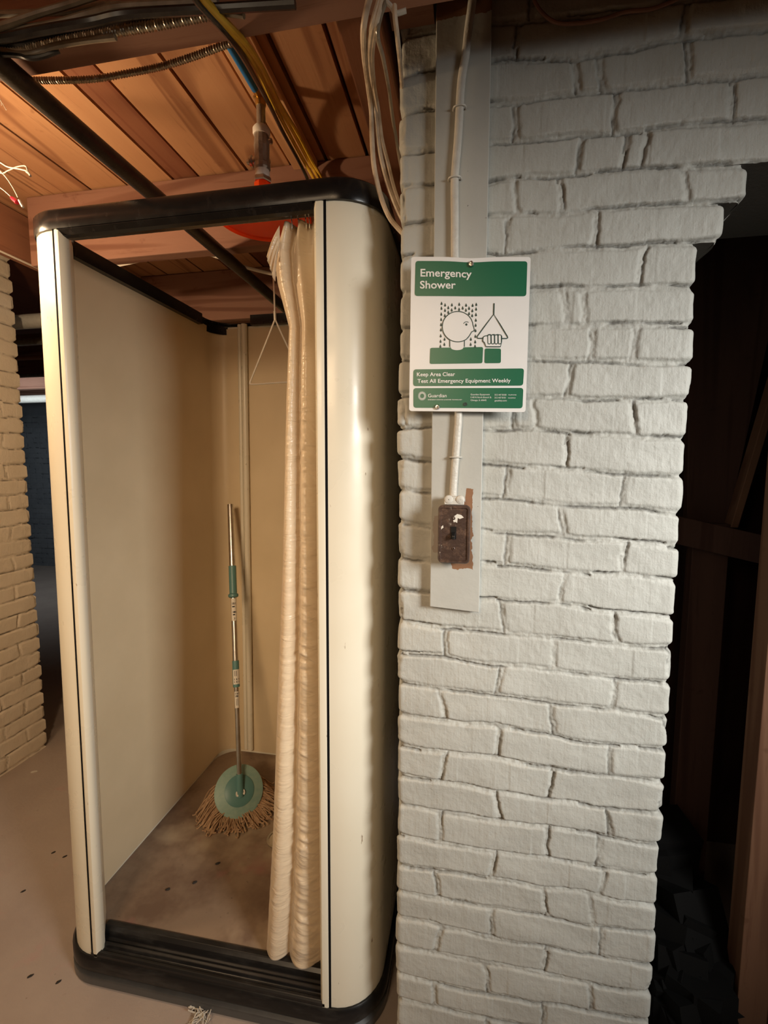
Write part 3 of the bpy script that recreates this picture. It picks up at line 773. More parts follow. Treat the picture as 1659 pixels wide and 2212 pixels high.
# blue water pipe feeding it
o = MB().tube(spline([(-.556, SY - .028, 2.437), (-.557, 1.10, 2.437), (-.560, .95, 2.437), (-.565, .836, 2.437)], 6), .0095, 14).build('water_pipe', M_BLUE, loc=(-.558, 1.0, 2.437))
tag(o, 'bright blue plastic water pipe running along the pale batten to the shower valve', 'pipe')
p = [at(765, 39, Z=2.40), at(795, 100, Z=2.40), at(822, 165, Z=2.41), at(840, 205, Z=2.42), at(858, 262, Z=2.42)]
o = MB().tube(spline(p, 6), .0085, 12).build('water_pipe', M_BLUE, loc=p[2]); tag(o, 'shaded blue plastic pipe behind the hanging beige cables', 'pipe')

# ================================================================ MOP
mp = thing('spin_mop', (-.885, 1.60, .125), 'spin mop with steel handle and teal disc leaning in the rear corner of the stall', 'mop')
Pt = Vector((-1.026, 1.862, 1.311)); Pb = Vector((-.859, 1.560, .222))
def along(t): return Pb + (Pt - Pb) * t
def seg(t0, t1, r, name, mat, sub=None, n=16, **k): return part(MB().tube([along(t0), along(t1)], r, n), name, mat, mp, sub, **k)
seg(.0, .42, .0092, 'handle_tube', M_STEEL); seg(.40, .70, .0112, 'handle_tube', M_STEEL); seg(.69, 1.0, .0125, 'handle_tube', M_STEEL)
seg(.655, .765, .0155, 'grip_sleeve', M_TEAL); 
part(MB().tube([along(.648), along(.652), along(.660), along(.664)], .02, 18, rf=lambda i, n: (.015, .0205, .0205, .015)[i]), 'lock_collar', M_TEAL, mp)
seg(.335, .425, .0135, 'joint_sleeve', M_TEAL)
vdir = (Vector((0, 0, 1.48)) - along(.5)).normalized()
def sticker(t0, t1, r, ink):
    ax = (Pt - Pb).normalized(); e1 = (vdir - ax * vdir.dot(ax)).normalized(); e2 = ax.cross(e1)
    a = []
    for t in (t0, t1):
        for k in range(7):
            an = R(-65 + 130 * k / 6 + 10); a.append(along(t) + e1 * math.cos(an) * r + e2 * math.sin(an) * r)
    lb = part(MB().add(a, [(k, k + 1, 8 + k, 7 + k) for k in range(6)], True), 'printed_label', M_LABEL, mp, label='white printed label')
    for (q0, q1, w0, w1) in ink:
        a = []
        for t in (t0 + (t1 - t0) * q0, t0 + (t1 - t0) * q1):
            for k in range(3):
                an = R(w0 + (w1 - w0) * k / 2 + 10); a.append(along(t) + e1 * math.cos(an) * (r + .0003) + e2 * math.sin(an) * (r + .0003))
        part(MB().add(a, [(k, k + 1, 4 + k, 3 + k) for k in range(2)], True), 'print_mark', M_INK, mp, lb)
sticker(.565, .645, .0119, [(.72, .82, -40, 30), (.60, .66, -40, 10), (.35, .42, -30, 30), (.24, .30, -30, 10), (.05, .15, -5, 5)])
sticker(.345, .395, .0140, [(.10, .22, -40, 40), (.28, .40, -40, 40), (.55, .92, -30, -22), (.55, .92, -5, 3)])
sticker(.265, .32, .0099, [(.82, .94, -40, 40), (.66, .78, -40, 30), (.15, .58, -20, -12), (.15, .58, 8, 16)])
nrm = Vector((.52, -.60, .60)).normalized()
dc = Vector((-.867, 1.569, .210))
rotm = nrm.to_track_quat('Z', 'Y').to_matrix().to_4x4(); Md = Matrix.Translation(dc) @ rotm
part(MB().lathe([(.001, .006), (.048, .006), (.052, .004), (.088, .000), (.093, -.003), (.090, -.008), (.001, -.008)], Md, 48), 'mop_disc', M_TEALPALE, mp)
part(MB().lathe([(.001, .0125), (.030, .0125), (.050, .009), (.056, .0065), (.056, .004)], Md, 40), 'disc_centre', M_TEAL, mp)
part(MB().tube([dc + nrm * .008 + Vector((0, 0, .0)), along(-.02), along(.05)], .013, 14, rf=lambda i, n: (.012, .015, .0125)[i]), 'swivel_joint', M_TEAL, mp)
for sg in (-1, 1):
    e = (rotm @ Vector((1, 0, 0))).normalized() * (.012 * sg)
    part(MB().lathe([(.001, .010), (.005, .010), (.0055, 0), (.005, -.001)], Matrix.Translation(dc + nrm * .020 + e - Vector((0, 0, .012))) @ rotm @ Matrix.Scale(1.9, 4, (0, 1, 0)), 14), 'hinge_cap', M_LABEL, mp, label='cream hinge cap')
# yarn strands
yr = MB(); c0 = dc - nrm * .012
for i in range(520):
    a = rnd.uniform(0, 2 * math.pi); r0 = rnd.uniform(.03, .08)
    st0 = c0 + rotm @ Vector((r0 * math.cos(a), r0 * math.sin(a), -rnd.uniform(0, .008)))
    out = (rotm @ Vector((math.cos(a), math.sin(a), 0)))
    out = Vector((out.x, out.y, 0)).normalized() if Vector((out.x, out.y)).length > .01 else Vector((1, 0, 0))
    L = rnd.uniform(.05, .105)
    cen = Vector((dc.x - .01, dc.y + .02, 0))
    e = Vector((st0.x, st0.y, 0)) + out * L + Vector((rnd.uniform(-.02, .02), rnd.uniform(-.02, .02), 0))
    dd = Vector((e.x - cen.x, e.y - cen.y, 0)); mx_ = .155
    if dd.length > mx_: e = cen + dd * (mx_ / dd.length) * rnd.uniform(.85, 1.05)
    e.z = .126 + rnd.random() * .014
    sd = (e - dc).dot(nrm)
    ip = ((e - dc) - nrm * sd).length
    if sd > -.02 and ip < .10: e -= Vector((nrm.x, nrm.y, 0)).normalized() * (sd + .02) / .79
    mid = (st0 + e) / 2 + Vector((rnd.uniform(-.012, .012), rnd.uniform(-.012, .012), rnd.uniform(0.0, .022)))
    sd = (mid - dc).dot(nrm)
    ip = ((mid - dc) - nrm * sd).length
    if sd > -.014 and ip < .108: mid -= nrm * (sd + .014)
    mid.z = max(mid.z, .128)
    yr.tube(spline([st0, mid, e, e + Vector((rnd.uniform(-.012, .012), rnd.uniform(-.012, .012), -.002))], 3), .0026, 5, cap=False)
y_ = part(yr, 'yarn_strands', M_YARN, mp); y_['kind'] = 'stuff'

# ================================================================ BOARD, CONDUIT, SWITCH, SIGN
bp = [(-.0790, 2.468), (.0262, 2.468), (.0258, 1.1655), (-.0800, 1.1730)]
mb = MB(); mb.poly(bp, lambda a, b: (a * .978, .966, (b - H) * .976 + H if b < 2.4 else b), Vector((0, .0215, 0)))
m = Mat('painted_board', (.46, .46, .425, 1), .5, 0, .4)
m.mix(m.ramp(m.noise(9), .35, .7), (.42, .42, .385, 1))
m.mix(m.ramp(m.noise(110, 2, .5, loc=(1, 1, 1)), .765, .78, 0, .8), (.09, .075, .06, 1))
sp = m.n('ShaderNodeSeparateXYZ'); m.l(m.tc.outputs['Object'], sp.inputs[0])
wob = m.math('MULTIPLY', m.math('SUBTRACT', m.noise(40, 3), .5), .022)
xx = m.math('ADD', sp.outputs['X'], wob); zz = m.math('ADD', sp.outputs['Z'], wob)
def inside(v, lo, hi): return m.math('MULTIPLY', m.math('GREATER_THAN', v, lo), m.math('LESS_THAN', v, hi))
bare = m.math('MULTIPLY', inside(xx, -.036, .0085), inside(zz, 1.262, 1.405))
bare2 = m.math('MULTIPLY', inside(xx, -.008, .009), inside(zz, 1.40, 1.432))
bare3 = m.math('MULTIPLY', m.math('GREATER_THAN', zz, 2.318), m.math('GREATER_THAN', xx, -.3))
bare = m.math('MAXIMUM', m.math('MAXIMUM', bare, bare2), bare3)
m.mix(bare, (.25, .125, .065, 1))
red = m.math('MULTIPLY', m.math('MULTIPLY', inside(xx, -.072, -.05), inside(zz, 1.30, 1.375)), .35)
m.mix(red, (.22, .10, .07, 1))
m.bump(m.noise(60), .0006)
o = mb.build('mounting_board', m.m); bevel(o, .0015); tag(o, 'long grey painted board fixed upright to the brick pier behind the sign', 'board')

cn = thing('surface_cable', (-.03, .955, 1.6), 'white painted electric cable running down the grey board to the switch', 'cable')
pc = [(-.006, 2.40), (-.011, 2.337), (-.017, 2.291), (-.022, 2.245), (-.029, 2.198), (-.033, 2.109), (-.0375, 2.05), (-.0385, 2.018), (-.037, 1.95), (-.036, 1.886), (-.030, 1.74), (-.0245, 1.588), (-.0255, 1.55), (-.0285, 1.50), (-.0315, 1.45), (-.033, 1.41)]
pw = [(x * .99, .9585, (z - H) * .995 + H) for x, z in pc]
part(MB().tube(spline(pw, 6), .0055, 14, ry=.0078, up=(0, -1, 0)), 'cable_sheath', M_PAINTLINE, cn)
for z in (2.155, 2.03, 1.497):
    x = np.interp(-z, [-q[1] for q in pc], [q[0] for q in pc])
    part(MB().tube(spline([(x - .012, .9655, z), (x - .010, .955, z), (x, .9515, z), (x + .010, .955, z), (x + .012, .9655, z)], 4), .0016, 8), 'cable_staple', M_PAINTLINE, cn)

sw = thing('light_switch', (-.029, .945, 1.34), 'rusty brown metal surface switch box with black toggle on the grey board', 'switch')
def rr2(x0, x1, z0, z1, r, n=5):
    return arc(x1 - r, z0 + r, r, -90, 0, n) + arc(x1 - r, z1 - r, r, 0, 90, n) + arc(x0 + r, z1 - r, r, 90, 180, n) + arc(x0 + r, z0 + r, r, 180, 270, n)
X0, X1, Z0, Z1 = -.0605, .0035, 1.2835, 1.4015
def loft(levels):
    """levels: (x0,x1,z0,z1,r,y)"""
    mb = MB(); L = [[(a, lv[5], b) for a, b in rr2(*lv[:5])] for lv in levels]; n = len(L[0])
    mb.add([p for l_ in L for p in l_], [(i * n + k, i * n + (k + 1) % n, (i + 1) * n + (k + 1) % n, (i + 1) * n + k) for i in range(len(L) - 1) for k in range(n)] + [tuple((len(L) - 1) * n + k for k in range(n)), tuple(range(n))], True)
    return mb
bx = part(loft([(X0 + .002, X1 - .002, Z0 + .002, Z1 - .002, .008, .9655), (X0 + .001, X1 - .001, Z0 + .001, Z1 - .001, .008, .935)]), 'switch_box', M_RUST, sw)
pl = part(loft([(X0, X1, Z0, Z1, .009, .936), (X0, X1, Z0, Z1, .009, .932), (X0 + .002, X1 - .002, Z0 + .002, Z1 - .002, .007, .9295), (X0 + .0055, X1 - .0055, Z0 + .0055, Z1 - .0055, .004, .9295), (X0 + .0068, X1 - .0068, Z0 + .0068, Z1 - .0068, .003, .9318)]), 'cover_plate', M_RUST, sw)
cx = -.0295
part(MB().box(cx - .0055, cx + .0055, .9305, .9325, 1.3335, 1.3585), 'toggle_slot', M_TOGGLE, sw, pl)
mt = MB(); mt.add([(cx - .004, .9315, 1.335), (cx + .004, .9315, 1.335), (cx + .004, .9315, 1.348), (cx - .004, .9315, 1.348), (cx - .003, .920, 1.334), (cx + .003, .920, 1.334), (cx + .003, .920, 1.341), (cx - .003, .920, 1.341)], [(0, 1, 2, 3), (7, 6, 5, 4), (0, 4, 5, 1), (1, 5, 6, 2), (2, 6, 7, 3), (3, 7, 4, 0)])
bevel(part(mt, 'toggle', M_TOGGLE, sw), .0008)
for zz_ in (1.3755, 1.3135):
    part(MB().lathe([(.0036, 0), (.0036, .0010), (.0026, .0018), (.0014, .0018), (.0010, .0004), (.0002, .0004)], Matrix.Translation((cx, .9322, zz_)) @ Matrix.Rotation(R(90), 4, 'X'), 16), 'plate_screw', M_RUST, sw, pl)
# flaked paint on the plate
fp = MB(); fp.poly([(0, 0), (.008, .006), (.016, .004), (.021, -.001), (.013, -.004), (.009, -.002), (.008, -.012), (.004, -.010), (.001, -.011), (.0, -.006), (-.003, -.003)], lambda a, b: (cx + a - .001, .9315, 1.378 + b))
part(fp, 'paint_flake', M_LABEL, sw, pl, label='chip of cream paint')
fp = MB(); fp.poly([(0, 0), (.005, .004), (.004, .009), (.001, .006), (-.001, .002)], lambda a, b: (X0 + .006 + a, .9310, 1.352 + b))
part(fp, 'paint_flake', M_LABEL, sw, pl, label='chip of cream paint')
cl = MB().box(cx - .020, cx + .020, .940, .9655, 1.4015, 1.410)
cl.lathe([(.009, 0), (.009, .006), (.0075, .007), (.001, .007)], Matrix.Translation((cx - .011, .946, 1.412)) @ Matrix.Rotation(R(90), 4, 'X'), 14)
cl.lathe([(.009, 0), (.009, .006), (.0075, .007), (.001, .007)], Matrix.Translation((cx + .012, .946, 1.412)) @ Matrix.Rotation(R(90), 4, 'X'), 14)
cl.box(cx - .011, cx + .011, .941, .962, 1.408, 1.418)
bevel(part(cl, 'cable_clamp', M_PAINTLINE, sw), .0015)

# ---- sign. Artwork drawn in its own units (0..1659 x 0..1970), laid onto the plate
HM = SIGN_H
SYF = .944
def S(a, b, dy=0.):
    # slight bow of the plate edges where the top screw pulls it in
    b2 = b + (16 * math.exp(-((a - 820) / 190) ** 2) * max(0, 1 - (b - 130) / 500) if b < 630 else 0)
    wq = HM[6] * a + HM[7] * b2 + 1
    return ((HM[0] * a + HM[1] * b2 + HM[2]) / wq, SYF - dy, (HM[3] * a + HM[4] * b2 + HM[5]) / wq)
sg = thing('safety_sign', (-.008, SYF, 1.74), 'white and green emergency shower sign fixed to the board on the brick pier', 'sign')
def quad_rr(tl, tr, br, bl, r, n=6, sub=14):
    """rounded quadrilateral outline in artwork units"""
    P = [Vector(p) for p in (tl, tr, br, bl)]; out = []
    for i in range(4):
        p = P[i]; a = (P[i - 1] - p).normalized(); b = (P[(i + 1) % 4] - p).normalized()
        p1 = p + a * r; p2 = p + b * r
        arcp = []
        for k in range(n + 1):
            t = k / n; arcp.append((1 - t) ** 2 * p1 + 2 * t * (1 - t) * p + t * t * p2)
        out += arcp
        nx = P[(i + 1) % 4] - b * 0; q1 = p2; q2 = P[(i + 1) % 4] - b * r
        for k in range(1, sub): out.append(q1 + (q2 - q1) * k / sub)
    return [(p.x, p.y) for p in out]
def spoly(pts, mat, name, lvl=1, par=None, th=0):
    mb = MB(); mb.poly(pts, lambda a, b: S(a, b, lvl * .0005), Vector((0, .0018, 0)) if th else 0)
    o = part(mb, name, mat, sg, par)
    return o
plate = spoly(quad_rr((148, 130), (1485, 133), (1427, 1868), (124, 1856), 34), M_SIGN, 'sign_plate', 0, None, 1)
hd_ = spoly(quad_rr((196, 178), (1447, 182), (1434, 573), (186, 570), 34), M_GREEN, 'header_panel', 1)
ft1 = spoly(quad_rr((172, 1390), (1410, 1380), (1398, 1572), (168, 1578), 34), M_GREEN, 'notice_panel', 1)
ft2 = spoly(quad_rr((172, 1600), (1402, 1598), (1392, 1826), (172, 1820), 34), M_GREEN, 'maker_panel', 1)
body = spoly(quad_rr((360, 1150), (952, 1140), (944, 1322), (354, 1330), 22), M_GREEN, 'body_pictogram', 1)
arm = spoly(quad_rr((970, 1156), (1152, 1158), (1150, 1320), (966, 1322), 22), M_GREEN, 'arm_pictogram', 1)
def sline(pts, wd, mat, name, lvl=2, closed=False, par=None):
    P = [Vector(p) for p in pts]; n = len(P); mb = MB(); a = []
    for i in range(n):
        p0 = P[(i - 1) % n] if closed or i else P[i]; p2 = P[(i + 1) % n] if closed or i < n - 1 else P[i]
        t = (p2 - p0).normalized(); q = Vector((-t.y, t.x)) * wd / 2
        a += [P[i] + q, P[i] - q]
    m_ = n if closed else n - 1
    mb.add([S(p.x, p.y, lvl * .0005) for p in a], [(2 * i, 2 * i + 1, (2 * i + 3) % (2 * n), (2 * i + 2) % (2 * n)) for i in range(m_)])
    return part(mb, name, mat, sg, par)
# head outline
hd = [(668 + 172 * math.cos(R(a)), 914 + 170 * math.sin(R(a))) for a in range(56, 345, 6)]
hd += [(838, 895), (848, 925), (853, 950), (848, 960), (820, 975), (812, 992), (800, 1012), (785, 1032)]
neck = [(582, 1060)] + [(584, 1085), (584, 1130), (592, 1152)] + [(660 + 70 * math.cos(R(a)), 1148 + 28 * math.sin(R(a))) for a in range(170, 9, -16)] + [(738, 1130), (742, 1085), (742, 1060)]
spoly(neck, M_SIGN, 'neck_pictogram', 1.6)
sline([(580, 1065), (580, 1138)], 10, M_DKGREEN, 'pictogram_line'); sline([(742, 1065), (741, 1138)], 10, M_DKGREEN, 'pictogram_line')
spoly(hd, M_SIGN, 'head_fill', 1.8)
sline(hd, 10, M_DKGREEN, 'head_outline', 2.2, True)
sline([(766 + 34 * math.cos(R(a)), 895 + 36 * math.sin(R(a))) for a in range(200, 320, 10)], 7, M_DKGREEN, 'eyebrow', 2.4)
spoly([(764 + 12 * math.cos(R(a)), 890 + 13 * math.sin(R(a))) for a in range(0, 360, 20)], M_DKGREEN, 'eye', 2.4)
# drops
drops = [(488, y) for y in (652, 706, 772, 832, 890, 948, 1015, 1076, 1132)] + [(876, y) for y in (664, 716, 778, 840, 896, 956, 1020, 1082, 1132)] + \
        [(527, 670), (526, 730), (524, 788), (563, 700), (562, 750), (603, 668), (601, 726), (641, 702), (685, 662), (684, 718), (724, 704), (762, 672), (760, 728), (795, 706), (795, 766), (835, 674), (832, 734), (830, 788), (521, 1052), (519, 1110), (815, 1052), (813, 1110)]
for i, (a, b_) in enumerate(drops):
    if a in (488, 876): a = a - (b_ - 652) * .028
    dp = [(a, b_ - 22)] + [(a + 11 * math.cos(R(q)), b_ + 8 + 11 * math.sin(R(q))) for q in range(-30, 211, 24)]
    spoly(dp, M_DKGREEN, 'water_drop', 1.2)
# handle and hand
sline([(1075, 652), (1071, 775)], 13, M_DKGREEN, 'pictogram_line')
sline([(1071, 775), (980, 895), (888, 1020), (884, 1034), (894, 1044), (1060, 1045), (1215, 1046), (1228, 1038), (1224, 1024), (1140, 885)], 11, M_DKGREEN, 'handle_outline', 2, True)
hand = [(950, 1050), (955, 1030), (972, 1018), (1000, 1016), (1010, 1004), (1030, 1002), (1045, 1010), (1060, 1002), (1080, 1003), (1092, 1010), (1108, 1002), (1125, 1004), (1135, 1010), (1150, 1008), (1160, 1022), (1158, 1080), (1146, 1138), (985, 1138), (966, 1090), (950, 1078)]
spoly(hand, M_SIGN, 'hand_fill', 2.4)
sline(hand, 10, M_DKGREEN, 'hand_outline', 2.8, True)
for k in range(4):
    x0 = 1004 + k * 39
    fg = [(x0 + (17 if q < 180 else 17) * math.cos(R(q)), (1092 if q < 180 else 1022) + 16 * math.sin(R(q))) for q in list(range(0, 181, 30)) + list(range(180, 361, 30))]
    spoly([(a + 16, b_) for a, b_ in fg], M_SIGN, 'finger_fill', 3.0 + k * .2); sline([(a + 16, b_) for a, b_ in fg], 9, M_DKGREEN, 'finger_outline', 3.1 + k * .2, True)
# lettering
def text(body_, x0, x1, ybase, cap, name, par, skew=0., bold=.014, lvl=2, mat=None):
    def mesh_of(s_):
        cu = bpy.data.curves.new('t', 'FONT'); cu.body = s_; cu.size = 1; cu.offset = bold; cu.resolution_u = 3
        ob = bpy.data.objects.new('t', cu); C.objects.link(ob)
        dg = bpy.context.evaluated_depsgraph_get(); me = bpy.data.meshes.new_from_object(ob.evaluated_get(dg))
        bpy.data.objects.remove(ob); return me
    me = mesh_of(body_); ref = mesh_of('E')
    ch = max(v.co.y for v in ref.vertices) - 0
    xs = [v.co.x for v in me.vertices]; a0, a1 = min(xs), max(xs)
    L = Vector(sg.location)
    for v in me.vertices:
        ax = x0 + (v.co.x - a0) / (a1 - a0) * (x1 - x0); ay = ybase - v.co.y / ch * cap + skew * (ax - x0)
        v.co = Vector(S(ax, ay, lvl * .0005)) - L
    me.materials.append(mat or M_SIGNTXT)
    o = bpy.data.objects.new(name, me); C.objects.link(o); o.parent = par if par is not None else sg
    return o
text('Emergency', 252, 824, 352, 84, 'lettering', hd_, .006, .015)
text('Shower', 246, 645, 486, 84, 'lettering', hd_, 0, .015)
text('Keep Area Clear', 212, 638, 1468, 42, 'lettering', ft1, -.008, 0.010)
text('Test All Emergency Equipment Weekly', 218, 1258, 1542, 42, 'lettering', ft1, -.006, 0.010)
text('Guardian', 336, 544, 1703, 38, 'lettering', ft2, 0, .0)
text('EMERGENCY EYEWASH & SHOWER TECHNOLOGY', 336, 716, 1736, 12, 'lettering', ft2, 0, 0)
for i, s_ in enumerate(('Guardian Equipment', '1140 N North Branch St', 'Chicago, IL 60642')):
    text(s_, 812, (1026, 1044, 988)[i], 1680 + i * 32, 17, 'lettering', ft2, 0, 0)
for i, s_ in enumerate(('312 447 8100', '312 447 8101', 'gesafety.com')):
    text(s_, 1080, (1212, 1204, 1216)[i], 1684 + i * 32, 17, 'lettering', ft2, 0, 0)
for i, s_ in enumerate(('TELEPHONE', 'FACSIMILE')):
    text(s_, 1232, (1324, 1314)[i], 1682 + i * 34, 11, 'lettering', ft2, 0, 0)
for k in range(24):
    a = R(15 * k); sline([(270 + 24 * math.cos(a), 1688 + 26 * math.sin(a)), (270 + 46 * math.cos(a + .25), 1688 + 50 * math.sin(a + .25))], 4, M_SIGNTXT, 'logo_ray', 2, par=ft2)
def screw(a, b_, r=.0042, mat=M_STEEL):
    c = Vector(S(a, b_, .002))
    part(MB().lathe([(r, 0), (r, .001), (r * .7, .0028), (r * .3, .0030), (.0002, .0018)], Matrix.Translation(c) @ Matrix.Rotation(R(90), 4, 'X'), 18), 'sign_screw', mat, sg)
screw(818, 205, .0052); screw(818, 188, .0036, M_CHROME); screw(440, 1812, .0050)
part(MB().lathe([(.0036, 0), (.0036, .0012), (.0024, .0012), (.0022, .0), (.0002, .0)], Matrix.Translation(Vector(S(754, 1780, .001))) @ Matrix.Rotation(R(90), 4, 'X'), 18), 'sign_eyelet', M_DKGREEN, sg)

# ================================================================ PIPES AND CABLES
o = MB().tube([(-.842, .45, 2.196), (-.838, 1.2, 2.196), (-.835, 2.55, 2.186)], .0205, 20).build('iron_pipe', M_IRON, loc=(-.838, 1.2, 2.196))
tag(o, 'long black iron pipe running front to back over the stall', 'pipe')
mb = MB().tube([(-.872, .45, 2.205), (-.868, 1.2, 2.205), (-.866, 1.9, 2.203), (-.868, 2.55, 2.20)], .008, 10)  # added rod, stands in for the bulb highlight on the iron pipe
o = mb.build('pipe_highlight', M_ARMOR, loc=(-.868, 1.2, 2.205)); tag(o, 'thin pale rod added as the bulb highlight along the left side of the iron pipe', 'pipe')
def cable(name, pts, r, mat, label, cat='cable', group=None, n=8, rings=False, res=8):
    P = spline(pts, res)
    if rings:
        # interlocked armour: resample finely and ripple the radius
        Q = []; 
        for i in range(len(P) - 1):
            m_ = max(1, int((P[i + 1] - P[i]).length / .0012))
            for k in range(m_): Q.append(P[i].lerp(P[i + 1], k / m_))
        mb = MB().tube(Q, r, n, rf=lambda i, N: r * (1 + .16 * math.sin(i * 1.45)))
    else: mb = MB().tube(P, r, n)
    o = mb.build(name, mat, loc=P[len(P) // 2]); tag(o, label, cat, group); return o
k1 = 3.606
def q(x, y, Y): return at(x / k1, y / k1, Y=Y)
gblk = 'cables across the front joist'
cable('electric_cable', [q(-400, 330, .73), q(0, 205, .73), q(300, 105, .735), q(520, 40, .74), q(760, -40, .74)], .0055, M_GRYCABLE, 'grey cable paled by painted highlight, topmost of the bundle at the upper left corner', group=gblk)
cable('electric_cable', [q(-400, 290, .74), q(0, 250, .74), q(400, 195, .745), q(700, 110, .75), q(900, 60, .75), q(1200, 40, .755), q(1700, 20, .76)], .006, M_GRYCABLE, 'black cable paled by painted highlight below the topmost one of the bundle on the front joist', group=gblk)  # lighter colour stands in for the bulb highlight
cable('electric_cable', [q(-400, 330, .725), q(0, 300, .725), q(300, 240, .73), q(700, 170, .735), q(1000, 110, .745), q(1659, 70, .75), q(2300, 30, .76)], .007, M_BLKCABLE, 'thick black cable in the middle of the bundle on the front joist', group=gblk)
cable('electric_cable', [q(-300, 140, .75), q(0, 110, .75), q(500, 90, .755), q(760, 45, .76), q(1000, 45, .76), q(1659, 90, .765), q(1900, 120, .765)], .005, M_GRYCABLE, 'thin cable paled by painted highlight that sags away to the right over the front joist', group=gblk)
cable('electric_cable', [q(-300, 420, .76), q(0, 375, .765), q(300, 362, .768), q(600, 300, .769), q(950, 235, .769), q(1250, 185, .769), q(1659, 105, .769)], .0075, M_ARMOR, 'armoured cable, lowest of the bundle, glinting in the bulb light', group=gblk, rings=True)
cable('electric_cable', [q(-300, 300, .76), q(0, 340, .76), q(200, 330, .762), q(450, 265, .765), q(800, 215, .767), q(1200, 150, .768), q(1800, 60, .769)], .0062, M_BLKCABLE, 'black cable tucked behind the armoured one on the front joist', group=gblk)
cable('electric_cable', [q(-300, 400, .75), q(0, 395, .75), q(120, 420, .752), q(260, 415, .755), q(420, 360, .76), q(640, 320, .765), q(900, 290, .768)], .005, M_GRYCABLE, 'grey cable looping below the bundle near the iron pipe', group=gblk)
cable('electric_cable', [q(-300, 430, .75), q(0, 425, .75), q(150, 432, .752), q(230, 452, .755), q(330, 440, .76), q(460, 395, .768)], .0042, M_BLKCABLE, 'thin black cable end, lowest left of the bundle by the iron pipe', group=gblk)
cable('armoured_conduit', [q(180, 600, .86), q(260, 625, .86), q(700, 618, .87), q(1000, 570, .88), q(1250, 520, .88), q(1480, 450, .87), q(1659, 385, .86), q(1900, 300, .85)], .0055, M_ARMOR, 'flexible armoured cable hanging just below the ceiling boards behind the front joist', rings=True)
# yellow and black cables along the batten
yl = 'yellow cables along the batten'
for i, (dx, dz, lab) in enumerate(((0, 0, 'yellow cable on the left of its bundle, next to the black one'), (.013, .003, 'yellow cable in the middle of its bundle'), (.025, .0, 'yellow cable on the right of its bundle above the pale batten'))):
    pts = [at(425, -25, Z=2.190), at(445, 8, Z=2.195), at(497, 66, Z=2.205), at(530, 108, Z=2.25), at(560, 158, Z=2.33), at(590, 222, Z=2.40), at(625, 290, Z=2.433), at(655, 345, Z=2.433), at(675, 380, Z=2.40), at(690, 410, Z=2.33)]
    f = (0, .1, .25, .4, .5, .6, 1, 1, 1, .9)
    cable('electric_cable', [p + Vector((dx * g_, 0, dz)) for p, g_ in zip(pts, f)], .0055, M_YELLOW, lab, group=yl)
pts = [at(408, -25, Z=2.185), at(430, 8, Z=2.190), at(487, 70, Z=2.200), at(522, 118, Z=2.24), at(556, 178, Z=2.32), at(582, 226, Z=2.38), at(611, 285, Z=2.42), at(645, 347, Z=2.425), at(663, 384, Z=2.40), at(672, 412, Z=2.34)]
cable('electric_cable', pts, .0055, M_BLKCABLE, 'black cable running beside the yellow cables down to the stall frame')
# beige cables hanging between stall and pier
k2 = 3.318
def q2(x, y, _=None):
    Y = np.interp(y, [250, 700], [.762, 1.03])
    return at(400 + x / k2, y / k2, Y=Y)
gb = 'beige cables hanging beside the brick pier'
cable('electric_cable', [q2(1340, -60, 1.0), q2(1310, 30, 1.0), q2(1280, 200), q2(1285, 400), q2(1310, 600), q2(1335, 800), q2(1340, 1000), q2(1355, 1200), q2(1400, 1400), q2(1460, 1550), q2(1520, 1630), q2(1572, 1685)], .0052, M_BEIGE, 'beige cable hanging farthest left beside the brick pier', group=gb)
cable('electric_cable', [q2(1410, -60, 1.0), q2(1385, 30, 1.0), q2(1340, 200), q2(1322, 400), q2(1345, 620), q2(1368, 800), q2(1385, 1000), q2(1410, 1160), q2(1460, 1340), q2(1520, 1500), q2(1570, 1600)], .0050, M_BEIGE, 'beige cable hanging second from the left beside the brick pier', group=gb)
cable('electric_cable', [q2(1425, -60, 1.0), q2(1402, 30, 1.0), q2(1362, 200), q2(1338, 400), q2(1352, 600), q2(1385, 800), q2(1410, 1000), q2(1450, 1160), q2(1490, 1330), q2(1530, 1450), q2(1572, 1540)], .0045, M_BEIGE, 'beige cable hanging third from the left beside the brick pier', group=gb)
cable('electric_cable', [q2(1440, 10, 1.0), q2(1400, 120), q2(1380, 260), q2(1420, 420), q2(1460, 640), q2(1490, 860), q2(1530, 1100), q2(1560, 1270), q2(1572, 1370)], .0035, M_GRYCABLE, 'thin grey cable hanging behind the beige cables beside the brick pier', group=gb)
cable('electric_cable', [q2(1500, 40, .97), q2(1505, 130, .98), q2(1525, 300, 1.0), q2(1545, 500, 1.0), q2(1560, 700, 1.0), q2(1572, 850, 1.0)], .0038, M_BEIGE, 'beige cable hanging closest to the brick pier', group=gb)
cable('electric_cable', [q2(1430, 0, .96), q2(1480, 50, .96), q2(1510, 95, .96), q2(1585, 75, .96)], .0035, M_PAINTLINE, 'short pale cable crossing at the top of the beige cables')
